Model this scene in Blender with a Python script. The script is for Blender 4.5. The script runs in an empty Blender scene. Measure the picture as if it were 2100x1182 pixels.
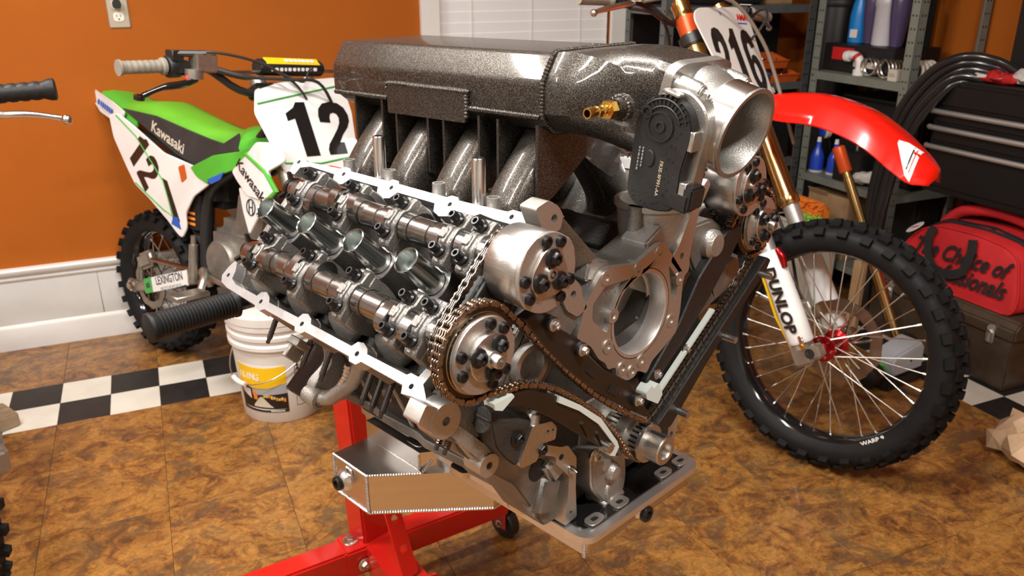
import bpy, bmesh, math, random
from mathutils import Vector as V, Matrix as MX
random.seed(7)
sc = bpy.context.scene
COL = sc.collection
pi = math.pi
# ---------------------------------------------------------------- camera
ZC = 740.3                       # crankshaft height above the floor, mm
cam = bpy.data.objects.new('camera', bpy.data.cameras.new('camera'))
COL.objects.link(cam)
r_ = V((0.70523, 0.70897, -0.00187)); d_ = V((0.25370, -0.25482, -0.93311)); f_ = V((-0.66203, 0.65759, -0.35958))
cam.matrix_world = MX(((r_.x, -d_.x, -f_.x, .6729), (r_.y, -d_.y, -f_.y, -.8217), (r_.z, -d_.z, -f_.z, 1.3394), (0, 0, 0, 1)))
cam.data.sensor_width = 36
cam.data.lens = 1699.4 / 2100 * 36
cam.data.clip_start = .02
sc.camera = cam
cam.data.dof.use_dof = True; cam.data.dof.focus_distance = 1.02; cam.data.dof.aperture_fstop = 11
# ---------------------------------------------------------------- world, exposure
w = bpy.data.worlds.new('world'); sc.world = w; w.use_nodes = True
w.node_tree.nodes['Background'].inputs[0].default_value = (1, .95, .88, 1)
w.node_tree.nodes['Background'].inputs[1].default_value = .05
vs = sc.view_settings
vs.view_transform = 'Standard'; vs.look = 'None'; vs.exposure = 0.0; vs.gamma = 1; vs.use_curve_mapping = False
# ---------------------------------------------------------------- room frame: a along the back wall, n out from it (mm)
TH = math.radians(68.633)
A_ = V((math.cos(TH), math.sin(TH), 0)); N_ = V((math.sin(TH), -math.cos(TH), 0)); O_ = V((-2296.9, -261.6, 0))
RZ = TH - pi / 2                 # local X = n, local Y = a
def RW(a, n, z=0): return (O_ + A_ * a + N_ * n + V((0, 0, z))) * .001
# lights: ceiling fixtures (their lamps)
LIGHTS = [(-350, 900, 760, 90, 42), (-350, 2300, 760, 90, 44), (950, 1750, 760, 90, 44), (1100, 3300, 760, 90, 54), (-1600, 3000, 760, 90, 36), (-1700, 1200, 760, 90, 32)]
LCOL = (1, .97, .93)
CEIL = 2620
for a, n, sx, sy, pw in LIGHTS:
    L = bpy.data.lights.new('tube_light', 'AREA'); L.shape = 'RECTANGLE'; L.size = sx / 1000; L.size_y = sy / 1000; L.energy = pw; L.color = LCOL
    lo = bpy.data.objects.new('tube_light', L); COL.objects.link(lo); lo.location = RW(a, n, CEIL - 85); lo.rotation_euler = (0, 0, RZ + pi / 2)

# ---------------------------------------------------------------- materials
MATS = {}
def mat(name, col, rough=.5, metal=0., var=0., vs_=8., bump=0., bs=60., coat=0., spec=.5, col2=None, emit=0, trans=0, aniso=0, obj=True, stretch=None):
    m = bpy.data.materials.new(name); m.use_nodes = True; MATS[name] = m
    nt = m.node_tree; N = nt.nodes; L = nt.links; b = N['Principled BSDF']
    b.inputs['Base Color'].default_value = (*col, 1); b.inputs['Roughness'].default_value = rough; b.inputs['Metallic'].default_value = metal
    b.inputs['Coat Weight'].default_value = coat; b.inputs['Coat Roughness'].default_value = .06; b.inputs['Specular IOR Level'].default_value = spec
    b.inputs['Transmission Weight'].default_value = trans
    if emit: b.inputs['Emission Color'].default_value = (*col, 1); b.inputs['Emission Strength'].default_value = emit
    tc = N.new('ShaderNodeTexCoord'); src = tc.outputs['Object']
    if stretch:
        mp = N.new('ShaderNodeMapping'); mp.inputs['Scale'].default_value = stretch; L.new(src, mp.inputs[0]); src = mp.outputs[0]
    if var or col2:
        n = N.new('ShaderNodeTexNoise'); n.inputs['Scale'].default_value = vs_; n.inputs['Detail'].default_value = 6; n.inputs['Roughness'].default_value = .65; L.new(src, n.inputs['Vector'])
        r = N.new('ShaderNodeValToRGB'); r.color_ramp.elements[0].position = .32; r.color_ramp.elements[1].position = .68
        c2 = col2 or tuple(min(1, c * (1 + var)) for c in col); c1 = col if col2 else tuple(c * (1 - var) for c in col)
        r.color_ramp.elements[0].color = (*c1, 1); r.color_ramp.elements[1].color = (*c2, 1)
        L.new(n.outputs['Fac'], r.inputs[0]); L.new(r.outputs[0], b.inputs['Base Color'])
    if bump:
        n2 = N.new('ShaderNodeTexNoise'); n2.inputs['Scale'].default_value = bs; n2.inputs['Detail'].default_value = 3; L.new(src, n2.inputs['Vector'])
        bp = N.new('ShaderNodeBump'); bp.inputs['Strength'].default_value = bump; bp.inputs['Distance'].default_value = .002; L.new(n2.outputs['Fac'], bp.inputs['Height']); L.new(bp.outputs[0], b.inputs['Normal'])
    return m
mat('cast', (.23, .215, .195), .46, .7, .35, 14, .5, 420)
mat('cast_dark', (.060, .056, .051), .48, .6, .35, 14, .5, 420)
mat('cast_light', (.40, .38, .35), .45, .75, .2, 18, .5, 420)
mat('cap_grey', (.25, .238, .222), .42, .75, .2, 18, .4, 420)
mat('bore_alu', (.66, .64, .61), .36, .85, .1, 30, .2, 200, stretch=(6, 1, 1))
mat('machined', (.55, .52, .48), .37, .85, .1, 40, .12, 300, stretch=(1, 9, 9))
mat('rail_face', (.46, .455, .45), .42, .9, .07, 60, .1, 500)
mat('alu_lip', (.74, .73, .71), .36, .9, .06, 60)
mat('alu_sheet', (.68, .66, .63), .27, 1, .05, 6, .05, 900, stretch=(1, 1, 20))
mat('alu_weld', (.72, .71, .70), .25, 1, .15, 120, .3, 300)
mat('alu_bright', (.74, .73, .71), .2, 1, .06, 20)
mat('alu_tb', (.36, .345, .32), .4, .9, .1, 25, .2, 500)
mat('tube_inner', (.30, .33, .31), .45, .6)
mat('steel', (.46, .44, .42), .21, 1, .15, 30)
mat('steel_brushed', (.54, .52, .49), .29, .95, .15, 60, .15, 300, stretch=(1, 6, 6))
mat('steel_dark', (.10, .09, .085), .3, 1, .2, 30)
mat('gold_dull', (.40, .30, .17), .3, 1, .1, 30)
mat('chain', (.38, .30, .235), .32, 1, .3, 80)
mat('chain_steel', (.20, .175, .155), .34, 1, .2, 80)
mat('bolt_black', (.014, .013, .013), .3, .3)
mat('zinc', (.50, .52, .50), .2, 1, .12, 25)
mat('black_plastic', (.011, .0105, .010), .45, 0, .2, 30, .15, 300)
mat('black_gloss', (.008, .008, .008), .12, 0, coat=.6)
mat('brown_plastic', (.016, .010, .007), .33, 0, .2, 20)
mat('nylon_white', (.62, .68, .64), .35)
mat('brass', (.78, .48, .12), .22, 1, .1, 30)
mat('hole', (.008, .008, .008), .6)
mat('tan_print', (.50, .40, .26), .6)
mat('red_paint', (.52, .012, .008), .22, 0, .1, 6, coat=.5)
mat('rubber', (.007, .007, .007), .7, 0, .3, 25, .3, 200, spec=.2)
mat('rubber_side', (.008, .008, .0085), .6, 0, .25, 12, spec=.25)
mat('grip_rubber', (.009, .009, .009), .5, spec=.3)
mat('grip_grey', (.26, .235, .19), .6, 0, .15, 40)
mat('white_plastic', (.78, .76, .74), .28, 0, .02, 4, coat=.2)
mat('white_worn', (.72, .69, .65), .35, 0, .06, 5)
mat('green_plastic', (.075, .40, .035), .32, 0, .06, 6)
mat('seat_green', (.125, .44, .024), .55, 0, .06, 10, .2, 400)
mat('seat_black', (.03, .028, .028), .6, 0, .2, 20, .3, 400)
mat('ink_black', (.012, .012, .012), .25, coat=.3)
mat('ink_green', (.06, .36, .07), .4)
mat('ink_blue', (.02, .10, .45), .4)
mat('ink_orange', (.85, .25, .03), .4)
mat('ink_yellow', (.90, .56, .01), .35)
mat('ink_red', (.60, .02, .02), .4)
mat('ink_grey', (.30, .29, .28), .5)
mat('ink_white', (.82, .80, .77), .35)
mat('paper', (.70, .68, .64), .6)
mat('fender_red', (.78, .008, .003), .2, 0, .03, 3, coat=.7)
mat('anod_red', (.42, .008, .012), .2, .8, coat=.4)
mat('gold_tube', (.62, .42, .17), .2, 1, .1, 20)
mat('bronze_band', (.75, .10, .02), .3, .3)
mat('fork_white', (.80, .79, .77), .25, 0, .02, 4, coat=.2)
mat('rim_black', (.009, .009, .009), .12, .3, coat=.6)
mat('spoke', (.62, .58, .52), .2, 1)
mat('disc_steel', (.32, .25, .20), .28, 1, .2, 20)
mat('engine_grey', (.27, .25, .22), .42, .7, .25, 20, .3, 200)
mat('swing_alu', (.40, .37, .32), .36, .85, .2, 20)
mat('frame_black', (.02, .02, .02), .35)
mat('cable', (.03, .027, .025), .4)
mat('cable_brown', (.20, .15, .11), .4)
mat('bucket_white', (.74, .71, .66), .38, 0, .05, 8)
mat('wire', (.55, .53, .50), .3, 1)
mat('shelf_grey', (.16, .17, .165), .4, .4, .15, 12)
mat('shelf_green', (.24, .26, .22), .45, .3, .12, 12)
mat('bin_orange', (.55, .10, .015), .4)
mat('bin_blue', (.03, .14, .36), .4)
mat('blue_can', (.02, .07, .55), .25, 0, coat=.3)
mat('blue_bottle', (.01, .22, .62), .3)
mat('purple_plastic', (.10, .075, .17), .2, 0, .1, 8, trans=.25)
mat('clear_white', (.55, .53, .56), .3, 0, .1, 8)
mat('cream', (.62, .56, .46), .45, 0, .1, 10)
mat('cardboard', (.42, .26, .13), .8, 0, .15, 12)
mat('spring_steel', (.60, .57, .52), .25, 1)
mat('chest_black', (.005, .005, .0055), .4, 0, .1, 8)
mat('chest_trim', (.62, .60, .57), .38, .8)
mat('hose_black', (.014, .014, .014), .22, 0, coat=.3)
mat('bag_film', (.70, .66, .62), .25, 0, .15, 14, .6, 30, trans=.15)
mat('bag_red_film', (.45, .02, .02), .3, 0, .3, 20, .6, 40)
mat('duffel_red', (.56, .012, .016), .72, 0, .15, 10, .5, 500)
mat('duffel_black', (.012, .012, .013), .7, 0, .2, 30, .3, 400)
mat('trunk_brown', (.075, .05, .032), .36, .3, .3, 10, .15, 200)
mat('device_grey', (.36, .38, .40), .4, 0, .05, 8)
mat('device_green', (.10, .45, .03), .4)
mat('mitt_orange', (.90, .24, .02), .9)
mat('mitt_green', (.38, .68, .08), .9)
mat('tan_bag', (.50, .33, .20), .35, 0, .2, 12, .5, 25)
mat('wood_block', (.24, .17, .10), .7, 0, .35, 10, .3, 80, stretch=(6, 1, 1))
mat('wall_orange', (.37, .094, .009), .7, 0, .05, 2.5, .12, 160, spec=.15)
mat('trim_white', (.74, .71, .67), .4, 0, .05, 4)
mat('wainscot', (.62, .60, .565), .5, 0, .07, 3)
mat('blind_white', (.86, .85, .84), .45)
mat('ceiling_white', (.72, .70, .67), .8, 0, .04, 2)
mat('garage_white', (.46, .42, .37), .55, 0, .05, 2)
mat('wall_beige', (.52, .34, .20), .7, 0, .08, 2)
mat('outlet_plate', (.55, .48, .38), .35, .5)
mat('outlet_white', (.78, .73, .64), .4)
mat('tile_black', (.016, .014, .013), .5, 0, .3, 20)
mat('tile_white', (.66, .62, .53), .34, 0, .09, 7)
mat('lamp_metal', (.75, .74, .72), .5)
mat('grout', (.10, .06, .03), .8)
def m_flake():
    m = mat('flake_paint', (.09, .08, .07), .36, .65, coat=.4); nt = m.node_tree; N = nt.nodes; L = nt.links; b = N['Principled BSDF']
    tc = N.new('ShaderNodeTexCoord'); n = N.new('ShaderNodeTexNoise'); n.inputs['Scale'].default_value = 1150; n.inputs['Detail'].default_value = 2; L.new(tc.outputs['Object'], n.inputs['Vector'])
    r = N.new('ShaderNodeValToRGB'); e = r.color_ramp.elements; e[0].position = .48; e[0].color = (.011, .009, .0075, 1); e[1].position = .72; e[1].color = (.25, .215, .175, 1)
    L.new(n.outputs['Fac'], r.inputs[0]); L.new(r.outputs[0], b.inputs['Base Color'])
    v = N.new('ShaderNodeTexVoronoi'); v.inputs['Scale'].default_value = 1300; L.new(tc.outputs['Object'], v.inputs['Vector'])
    bp = N.new('ShaderNodeBump'); bp.inputs['Strength'].default_value = .35; bp.inputs['Distance'].default_value = .001; L.new(v.outputs['Color'], bp.inputs['Height']); L.new(bp.outputs[0], b.inputs['Normal'])
m_flake()
def m_cork():
    m = mat('tile_cork', (.4, .2, .06), .36); nt = m.node_tree; N = nt.nodes; L = nt.links; b = N['Principled BSDF']
    tc = N.new('ShaderNodeTexCoord'); oi = N.new('ShaderNodeObjectInfo')
    mul = N.new('ShaderNodeMath'); mul.operation = 'MULTIPLY'; mul.inputs[1].default_value = 37; L.new(oi.outputs['Random'], mul.inputs[0])
    ad = N.new('ShaderNodeVectorMath'); ad.operation = 'ADD'; L.new(tc.outputs['Object'], ad.inputs[0]); L.new(mul.outputs[0], ad.inputs[1])
    mp = N.new('ShaderNodeMapping'); mp.inputs['Scale'].default_value = (1.25, 1, 1); L.new(ad.outputs[0], mp.inputs[0])
    def noise(s, d=8, r=.7, dist=0.):
        n = N.new('ShaderNodeTexNoise'); n.inputs['Scale'].default_value = s; n.inputs['Detail'].default_value = d; n.inputs['Roughness'].default_value = r; n.inputs['Distortion'].default_value = dist; L.new(mp.outputs[0], n.inputs['Vector']); return n
    def ramp(n, stops):
        r = N.new('ShaderNodeValToRGB'); e = r.color_ramp.elements
        while len(e) < len(stops): e.new(.5)
        for q, (p, c) in zip(e, stops): q.position = p; q.color = (*c, 1)
        L.new(n.outputs['Fac'], r.inputs[0]); return r
    n1 = ramp(noise(11, 12, .72, 1.1), [(.30, (.045, .020, .010)), (.40, (.125, .050, .016)), (.48, (.225, .092, .020)), (.56, (.30, .138, .030)), (.66, (.245, .118, .034)), (.76, (.13, .062, .022))])
    n2 = ramp(noise(46, 9, .8, 1.2), [(.36, (.10, .10, .10)), (.62, (.90, .90, .90))])
    n3 = ramp(noise(6, 9, .74, 1.), [(.50, (0, 0, 0)), (.60, (1, 1, 1))])
    n4 = ramp(noise(17, 9, .78, 2.2), [(.36, (1, 1, 1)), (.42, (0, 0, 0))])
    mx = N.new('ShaderNodeMix'); mx.data_type = 'RGBA'; mx.blend_type = 'OVERLAY'; mx.inputs[0].default_value = .5; L.new(n1.outputs[0], mx.inputs[6]); L.new(n2.outputs[0], mx.inputs[7])
    mx2 = N.new('ShaderNodeMix'); mx2.data_type = 'RGBA'; L.new(mx.outputs[2], mx2.inputs[6]); mx2.inputs[7].default_value = (.085, .052, .026, 1)
    k = N.new('ShaderNodeMath'); k.operation = 'MULTIPLY'; k.inputs[1].default_value = .72; L.new(n3.outputs[0], k.inputs[0]); L.new(k.outputs[0], mx2.inputs[0])
    mx3 = N.new('ShaderNodeMix'); mx3.data_type = 'RGBA'; k2 = N.new('ShaderNodeMath'); k2.operation = 'MULTIPLY'; k2.inputs[1].default_value = .6; L.new(n4.outputs[0], k2.inputs[0]); L.new(k2.outputs[0], mx3.inputs[0]); L.new(mx2.outputs[2], mx3.inputs[6]); mx3.inputs[7].default_value = (.05, .028, .016, 1); mx2 = mx3
    hs = N.new('ShaderNodeHueSaturation'); sub = N.new('ShaderNodeMapRange'); sub.inputs[3].default_value = .98; sub.inputs[4].default_value = 1.14; L.new(oi.outputs['Random'], sub.inputs[0]); L.new(sub.outputs[0], hs.inputs['Value']); L.new(mx2.outputs[2], hs.inputs['Color'])
    L.new(hs.outputs[0], b.inputs['Base Color'])
    bp = N.new('ShaderNodeBump'); bp.inputs['Strength'].default_value = .12; bp.inputs['Distance'].default_value = .002; L.new(n2.outputs[0], bp.inputs['Height']); L.new(bp.outputs[0], b.inputs['Normal'])
    b.inputs['Coat Weight'].default_value = .15
m_cork()

# ---------------------------------------------------------------- mesh builder (all lengths in mm)
def basis(ax):
    ax = V(ax).normalized(); t = V((0, 0, 1)) if abs(ax.z) < .9 else V((1, 0, 0))
    u = t.cross(ax).normalized(); return u, ax.cross(u), ax
FX = lambda a, b, h: V((h, a, b))
FY = lambda a, b, h: V((a, h, b))
FZ = lambda a, b, h: V((a, b, h))
class G:
    def __init__(s, T=None): s.bm = bmesh.new(); s.T = T
    def vs(s, pts):
        T = s.T; return [s.bm.verts.new(T(*p) if T else p) for p in pts]
    def face(s, vv):
        try: return s.bm.faces.new(vv)
        except ValueError: return None
    def loft(s, secs, cap=True, loop=False):
        R = [s.vs(q) for q in secs]; n = len(R[0]); k = len(R)
        for i in range(k if loop else k - 1):
            a, b = R[i], R[(i + 1) % k]
            for j in range(n): s.face((a[j], a[(j + 1) % n], b[(j + 1) % n], b[j]))
        if cap and not loop: s.face(R[0][::-1]); s.face(R[-1])
        return s
    def lathe(s, prof, o=(0, 0, 0), ax=(1, 0, 0), n=24, cap=True):
        u, v, a = basis(ax); o = V(o)
        return s.loft([[o + a * h + (u * math.cos(2 * pi * i / n) + v * math.sin(2 * pi * i / n)) * max(r, .02) for i in range(n)] for r, h in prof], cap)
    def cyl(s, p0, p1, r0, r1=None, n=14, cap=True):
        p0, p1 = V(p0), V(p1); return s.lathe([(r0, 0), (r0 if r1 is None else r1, (p1 - p0).length)], p0, p1 - p0, n, cap)
    def hexp(s, p0, p1, r): return s.cyl(p0, p1, r, n=6)
    def tube(s, pts, r, n=8, closed=False, cap=True):
        P = [V(p) for p in pts]; k = len(P); secs = []; prev = None
        for i in range(k):
            if closed: t = P[(i + 1) % k] - P[i - 1]
            else: t = P[min(i + 1, k - 1)] - P[max(i - 1, 0)]
            t.normalize()
            if prev is None: u = basis(t)[0]
            else: u = (prev - t * prev.dot(t)); u = u.normalized() if u.length > 1e-6 else basis(t)[0]
            prev = u; v = t.cross(u); rr = r[i] if isinstance(r, (list, tuple)) else r
            secs.append([P[i] + (u * math.cos(2 * pi * j / n) + v * math.sin(2 * pi * j / n)) * rr for j in range(n)])
        return s.loft(secs, cap, closed)
    def box(s, c, sz, R=None):
        c = V(c); x, y, z = (q / 2 for q in sz); P = [V((i * x, j * y, k * z)) for i, j, k in ((-1, -1, -1), (1, -1, -1), (1, 1, -1), (-1, 1, -1), (-1, -1, 1), (1, -1, 1), (1, 1, 1), (-1, 1, 1))]
        if R: P = [R @ p for p in P]
        v = s.vs([c + p for p in P])
        for f in ((3, 2, 1, 0), (4, 5, 6, 7), (0, 1, 5, 4), (1, 2, 6, 5), (2, 3, 7, 6), (3, 0, 4, 7)): s.face([v[i] for i in f])
        return s
    def prism(s, poly, h0, h1, F=FZ, holes=()):
        ed = {0: [], 1: []}; loops = [poly] + list(holes)
        for L in loops:
            a = s.vs([F(p[0], p[1], h0) for p in L]); b = s.vs([F(p[0], p[1], h1) for p in L]); n = len(L)
            for j in range(n):
                s.face((a[j], a[(j + 1) % n], b[(j + 1) % n], b[j]))
            for q, vv in ((0, a), (1, b)):
                if not holes: s.face(vv)
                else: ed[q] += [s.bm.edges.get((vv[j], vv[(j + 1) % n])) for j in range(n)]
        if holes:
            for q in (0, 1): bmesh.ops.triangle_fill(s.bm, use_beauty=True, use_dissolve=False, edges=[e for e in ed[q] if e])
        return s
    def ball(s, c, r, n=10, sc_=(1, 1, 1)):
        c = V(c); secs = []
        for i in range(n // 2 + 1):
            t = pi * i / (n // 2); rr = max(math.sin(t), .01) * r
            secs.append([c + V((rr * math.cos(2 * pi * j / n) * sc_[0], rr * math.sin(2 * pi * j / n) * sc_[1], -math.cos(t) * r * sc_[2])) for j in range(n)])
        return s.loft(secs)
    def bevel(s, w, seg=1, ang=30):
        bmesh.ops.remove_doubles(s.bm, verts=s.bm.verts[:], dist=.01); bmesh.ops.recalc_face_normals(s.bm, faces=s.bm.faces[:])
        ee = [e for e in s.bm.edges if len(e.link_faces) == 2 and e.calc_face_angle(0) > math.radians(ang)]
        bmesh.ops.bevel(s.bm, geom=ee, offset=w, segments=seg, affect='EDGES', clamp_overlap=True); return s
    def mesh(s, name, mt, sm=38):
        bm = s.bm; bmesh.ops.recalc_face_normals(bm, faces=bm.faces[:]); bmesh.ops.scale(bm, vec=(.001,) * 3, verts=bm.verts[:])
        ca = math.radians(sm)
        for e in bm.edges: e.smooth = len(e.link_faces) == 2 and e.calc_face_angle(0) < ca
        for f in bm.faces: f.smooth = True
        me = bpy.data.meshes.new(name); bm.to_mesh(me); bm.free()
        for q in (mt if isinstance(mt, (list, tuple)) else [mt]): me.materials.append(MATS[q])
        return me
def tag(o, label=None, cat=None, group=None, kind=None):
    for k, v in (('label', label), ('category', cat), ('group', group), ('kind', kind)):
        if v: o[k] = v
    return o
def lk(name, me, parent=None, M=None):
    o = bpy.data.objects.new(name, me); COL.objects.link(o)
    if parent: o.parent = parent
    if M is not None: o.matrix_basis = M
    return o
def ob(name, g, mt, parent=None, label=None, cat=None, group=None, kind=None, sm=38, M=None):
    return tag(lk(name, g.mesh(name, mt, sm), parent, M), label, cat, group, kind)
def thing(name, label, cat, loc=(0, 0, 0), rz=0, group=None, rx=0):
    o = bpy.data.objects.new(name, None); COL.objects.link(o); o.location = loc; o.rotation_euler = (rx, 0, rz); o.empty_display_size = .05
    return tag(o, label, cat, group)
def mm(x, y, z): return MX.Translation(V((x, y, z)) * .001)
def frame(o, X, Y, Z):
    X, Y, Z, o = V(X), V(Y), V(Z), V(o) * .001
    return MX(((X.x, Y.x, Z.x, o.x), (X.y, Y.y, Z.y, o.y), (X.z, Y.z, Z.z, o.z), (0, 0, 0, 1)))
def text(name, body, size, mt, parent, o, X, Y, ext=.15, off=0., shear=0., ax='CENTER', sx=1.):
    """flat print: letters lying in the plane X (reading direction), Y (up of the letters) at o (mm)"""
    c = bpy.data.curves.new(name, 'FONT'); c.body = body; c.size = size * .001; c.extrude = ext * .001; c.offset = off * .001; c.shear = shear; c.align_x = ax; c.align_y = 'CENTER'; c.resolution_u = 3
    t = bpy.data.objects.new(name, c); COL.objects.link(t); bpy.context.view_layer.update()
    me = bpy.data.meshes.new_from_object(t); bpy.data.objects.remove(t); me.materials.append(MATS[mt])
    X = V(X).normalized(); Y = V(Y); Y = (Y - X * Y.dot(X)).normalized()
    return lk(name, me, parent, frame(o, X, Y, X.cross(Y)) @ MX.Diagonal((sx, 1, 1, 1)))
def circle(cx, cy, r, n=16, a0=0): return [(cx + r * math.cos(a0 + 2 * pi * i / n), cy + r * math.sin(a0 + 2 * pi * i / n)) for i in range(n)]
def rpoly(pts, r, n=4):
    out = []; k = len(pts)
    for i in range(k):
        p = V((*pts[i], 0)); a = V((*pts[i - 1], 0)) - p; b = V((*pts[(i + 1) % k], 0)) - p
        q = min(r, a.length * .45, b.length * .45); a = p + a.normalized() * q; b = p + b.normalized() * q
        for j in range(n + 1):
            t = j / n; c = a * (1 - t) ** 2 + p * 2 * t * (1 - t) + b * t * t; out.append((c.x, c.y))
    return out
def smooth(pts, k=4):
    P = [V(p) for p in pts]; out = []
    for i in range(len(P) - 1):
        p0, p1, p2, p3 = P[max(i - 1, 0)], P[i], P[i + 1], P[min(i + 2, len(P) - 1)]
        for j in range(k):
            t = j / k; out.append(.5 * ((2 * p1) + (p2 - p0) * t + (2 * p0 - 5 * p1 + 4 * p2 - p3) * t * t + (3 * p1 - p0 - 3 * p2 + p3) * t ** 3))
    out.append(P[-1]); return out
def resample(P, step, closed=False):
    P = [V(p) for p in P]
    if closed: P = P + [P[0]]
    L = [0]
    for i in range(1, len(P)): L.append(L[-1] + (P[i] - P[i - 1]).length)
    n = max(1, round(L[-1] / step)); out = []; j = 0
    for i in range(n if closed else n + 1):
        d = L[-1] * i / n
        while j < len(L) - 2 and L[j + 1] < d: j += 1
        t = (d - L[j]) / max(L[j + 1] - L[j], 1e-9); out.append(P[j].lerp(P[j + 1], t))
    return out
def bead(g, pts, r=3., step=3.6, closed=False):
    P = resample(smooth(pts, 3) if len(pts) > 2 and not closed else pts, step / 2, closed)
    return g.tube(P, [r * (1.12 if i % 2 else .8) for i in range(len(P))], 7, closed)
BOLT = {}
def bolt(parent, p, ax, r=6, h=6, mt='bolt_black', washer=True, name='bolt', n=6):
    """hex flange bolt with a washer face, its seat at p"""
    key = (r, h, mt, washer, n)
    if key not in BOLT:
        g = G()
        if washer: g.lathe([(r * 1.45, 0), (r * 1.5, h * .22), (r * 1.15, h * .38)], ax=(0, 0, 1), n=14)
        g.lathe([(r, 0), (r, h * .85), (r * .85, h), (r * .55, h), (r * .5, h * .72)], ax=(0, 0, 1), n=n)
        BOLT[key] = g.mesh('bolt', mt)
    u, v, a = basis(ax); return lk(name, BOLT[key], parent, frame(p, u, v, a))

def stroke(g, pts, w, F, h0, h1, closed=False):
    P = [V((*p, 0)) for p in pts]; n = len(P); A, B = [], []
    for i in range(n):
        t = (P[(i + 1) % n] - P[i - 1]) if closed else (P[min(i + 1, n - 1)] - P[max(i - 1, 0)])
        t.normalize(); q = V((-t.y, t.x, 0)) * w / 2; A.append(P[i] + q); B.append(P[i] - q)
    if closed: return g.prism([p[:2] for p in A], h0, h1, F, [[p[:2] for p in B]]) if True else g
    return g.prism([p[:2] for p in A] + [p[:2] for p in B[::-1]], h0, h1, F)
def digits(name, body, mt, parent, o, X, Y, H, W, adv, th=.8):
    """heavy block numerals, each a flat piece of print"""
    o, X, Y = V(o), V(X).normalized(), V(Y); Y = (Y - X * Y.dot(X)).normalized(); Z = X.cross(Y)
    for i, ch in enumerate(body):
        ox = (i - (len(body) - 1) / 2) * adv - W / 2; g = G()
        F = lambda u, v, h: o + X * (ox + u * W) + Y * ((v - .5) * H) + Z * h
        if ch == '1': g.prism([(.36, 0), (.80, 0), (.80, 1), (.52, 1), (.40, .90), (.12, .80), (.12, .66), (.36, .70)], 0, th, F)
        elif ch == '2':
            L = [(.16, .62), (.17, .74), (.26, .84), (.42, .885), (.60, .87), (.74, .80), (.79, .69), (.76, .58), (.66, .46), (.50, .33), (.34, .20), (.24, .10)]
            k = W / H; g.prism([(0, 0), (1, 0), (1, .22), (.45, .22), (.62, .36), (.86, .50), (.98, .62), (1, .74), (.93, .88), (.76, .97), (.5, 1), (.24, .97), (.07, .87), (0, .74), (0, .62), (.33, .60), (.35, .70), (.41, .77), (.52, .79), (.62, .76), (.66, .69), (.62, .59), (.5, .48), (.28, .33), (.08, .20), (0, .1)], 0, th, F)
        else:
            g.prism([(.5 + .5 * math.cos(t) , .31 + .31 * math.sin(t)) for t in [-pi + pi * i / 10 for i in range(11)]] + [(1, .38), (.94, .50), (.80, .58), (.62, .60), (.45, .57), (.34, .50), (.34, .68), (.39, .76), (.50, .79), (.60, .77), (.66, .70), (.97, .73), (.92, .88), (.75, .97), (.52, 1), (.26, .97), (.08, .86), (0, .70)], 0, th, F, [[(.5 + .17 * math.cos(t), .31 + .16 * math.sin(t)) for t in [2 * pi * i / 14 for i in range(14)]]])
        ob(name, g, mt, parent, sm=20)

def marks(name, widths, h, mt, parent, o, X, Y, gap=1.2):
    """a row of small illegible print marks lying in the plane X, Y at o"""
    o, X, Y = V(o), V(X).normalized(), V(Y); Y = (Y - X * Y.dot(X)).normalized(); Z = X.cross(Y); g = G(); x = -(sum(widths) + gap * (len(widths) - 1)) / 2
    for w_ in widths:
        g.prism(rpoly([(x, -h / 2), (x + w_, -h / 2), (x + w_, h / 2), (x, h / 2)], min(w_, h) * .3, 2), 0, .4, lambda u, v, k: o + X * u + Y * v + Z * k); x += w_ + gap
    return tag(ob(name, g, mt, parent), kind='stuff')

# ================================================================ THE ROOM
def rthing(name, label, cat, a, n, z=0, rz=0, group=None): return thing(name, label, cat, RW(a, n, z), RZ + rz, group)
def rempty(name, kind='structure'):
    o = bpy.data.objects.new(name, None); COL.objects.link(o); o.location = RW(0, 0, 0); o.rotation_euler = (0, 0, RZ); o['kind'] = kind; return o
RM = MX.Translation(RW(0, 0, 0)) @ MX.Rotation(RZ, 4, 'Z')
FN = lambda a, z, h: V((h, a, z))          # room-local: x = n, y = a
A0, A1, NB, NF = -3000, 3590, -390, 4700
def struct(name, g, mt, M=RM): return ob(name, g, mt, None, kind='structure', M=M)
flo = struct('floor', G().box(((NB + NF) / 2, (A0 + A1) / 2, -12), (NF - NB, A1 - A0, 20)), 'grout')
TS = 304.8
def tile_mesh(name, dn, da, mt): return G().box((0, 0, -.6), (dn - 1.0, da - 1.0, 3)).bevel(.5).mesh(name, mt)
tm = {}
def tile(name, n0, n1, a0, a1, mt, rot=0):
    k = (round(n1 - n0, 1), round(a1 - a0, 1), mt)
    if k not in tm: tm[k] = tile_mesh(name, k[0], k[1], mt)
    lk(name, tm[k], flo, mm((n0 + n1) / 2, (a0 + a1) / 2, 0) @ MX.Rotation(rot, 4, 'Z'))
nrows = [(NB, -TS), (-TS, 0)] + [(TS * k, TS * (k + 1)) for k in range(1, 13)]
acols = [(TS * (k - .5), TS * (k + .5)) for k in range(-5, 9)] + [(TS * 8.5, TS * 9.5)]
for n0, n1 in nrows:
    for a0, a1 in acols: tile('cork_tile', n0, n1, a0, a1, 'tile_cork', random.choice((0, pi)) if abs(n1 - n0 - TS) < 1 else 0)
    tile('cork_tile', n0, n1, TS * 10.5, A1, 'tile_cork')
q = TS / 2
for i in range(-9, 21):
    for j in (0, 1): tile('checker_tile', j * q, (j + 1) * q, i * q, (i + 1) * q, 'tile_black' if (i + j) % 2 == 0 else 'tile_white')
for j in range(2, 24):
    for i in (19, 20): tile('checker_tile', j * q, (j + 1) * q, i * q, (i + 1) * q, 'tile_black' if (i + j) % 2 == 0 else 'tile_white')
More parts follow.
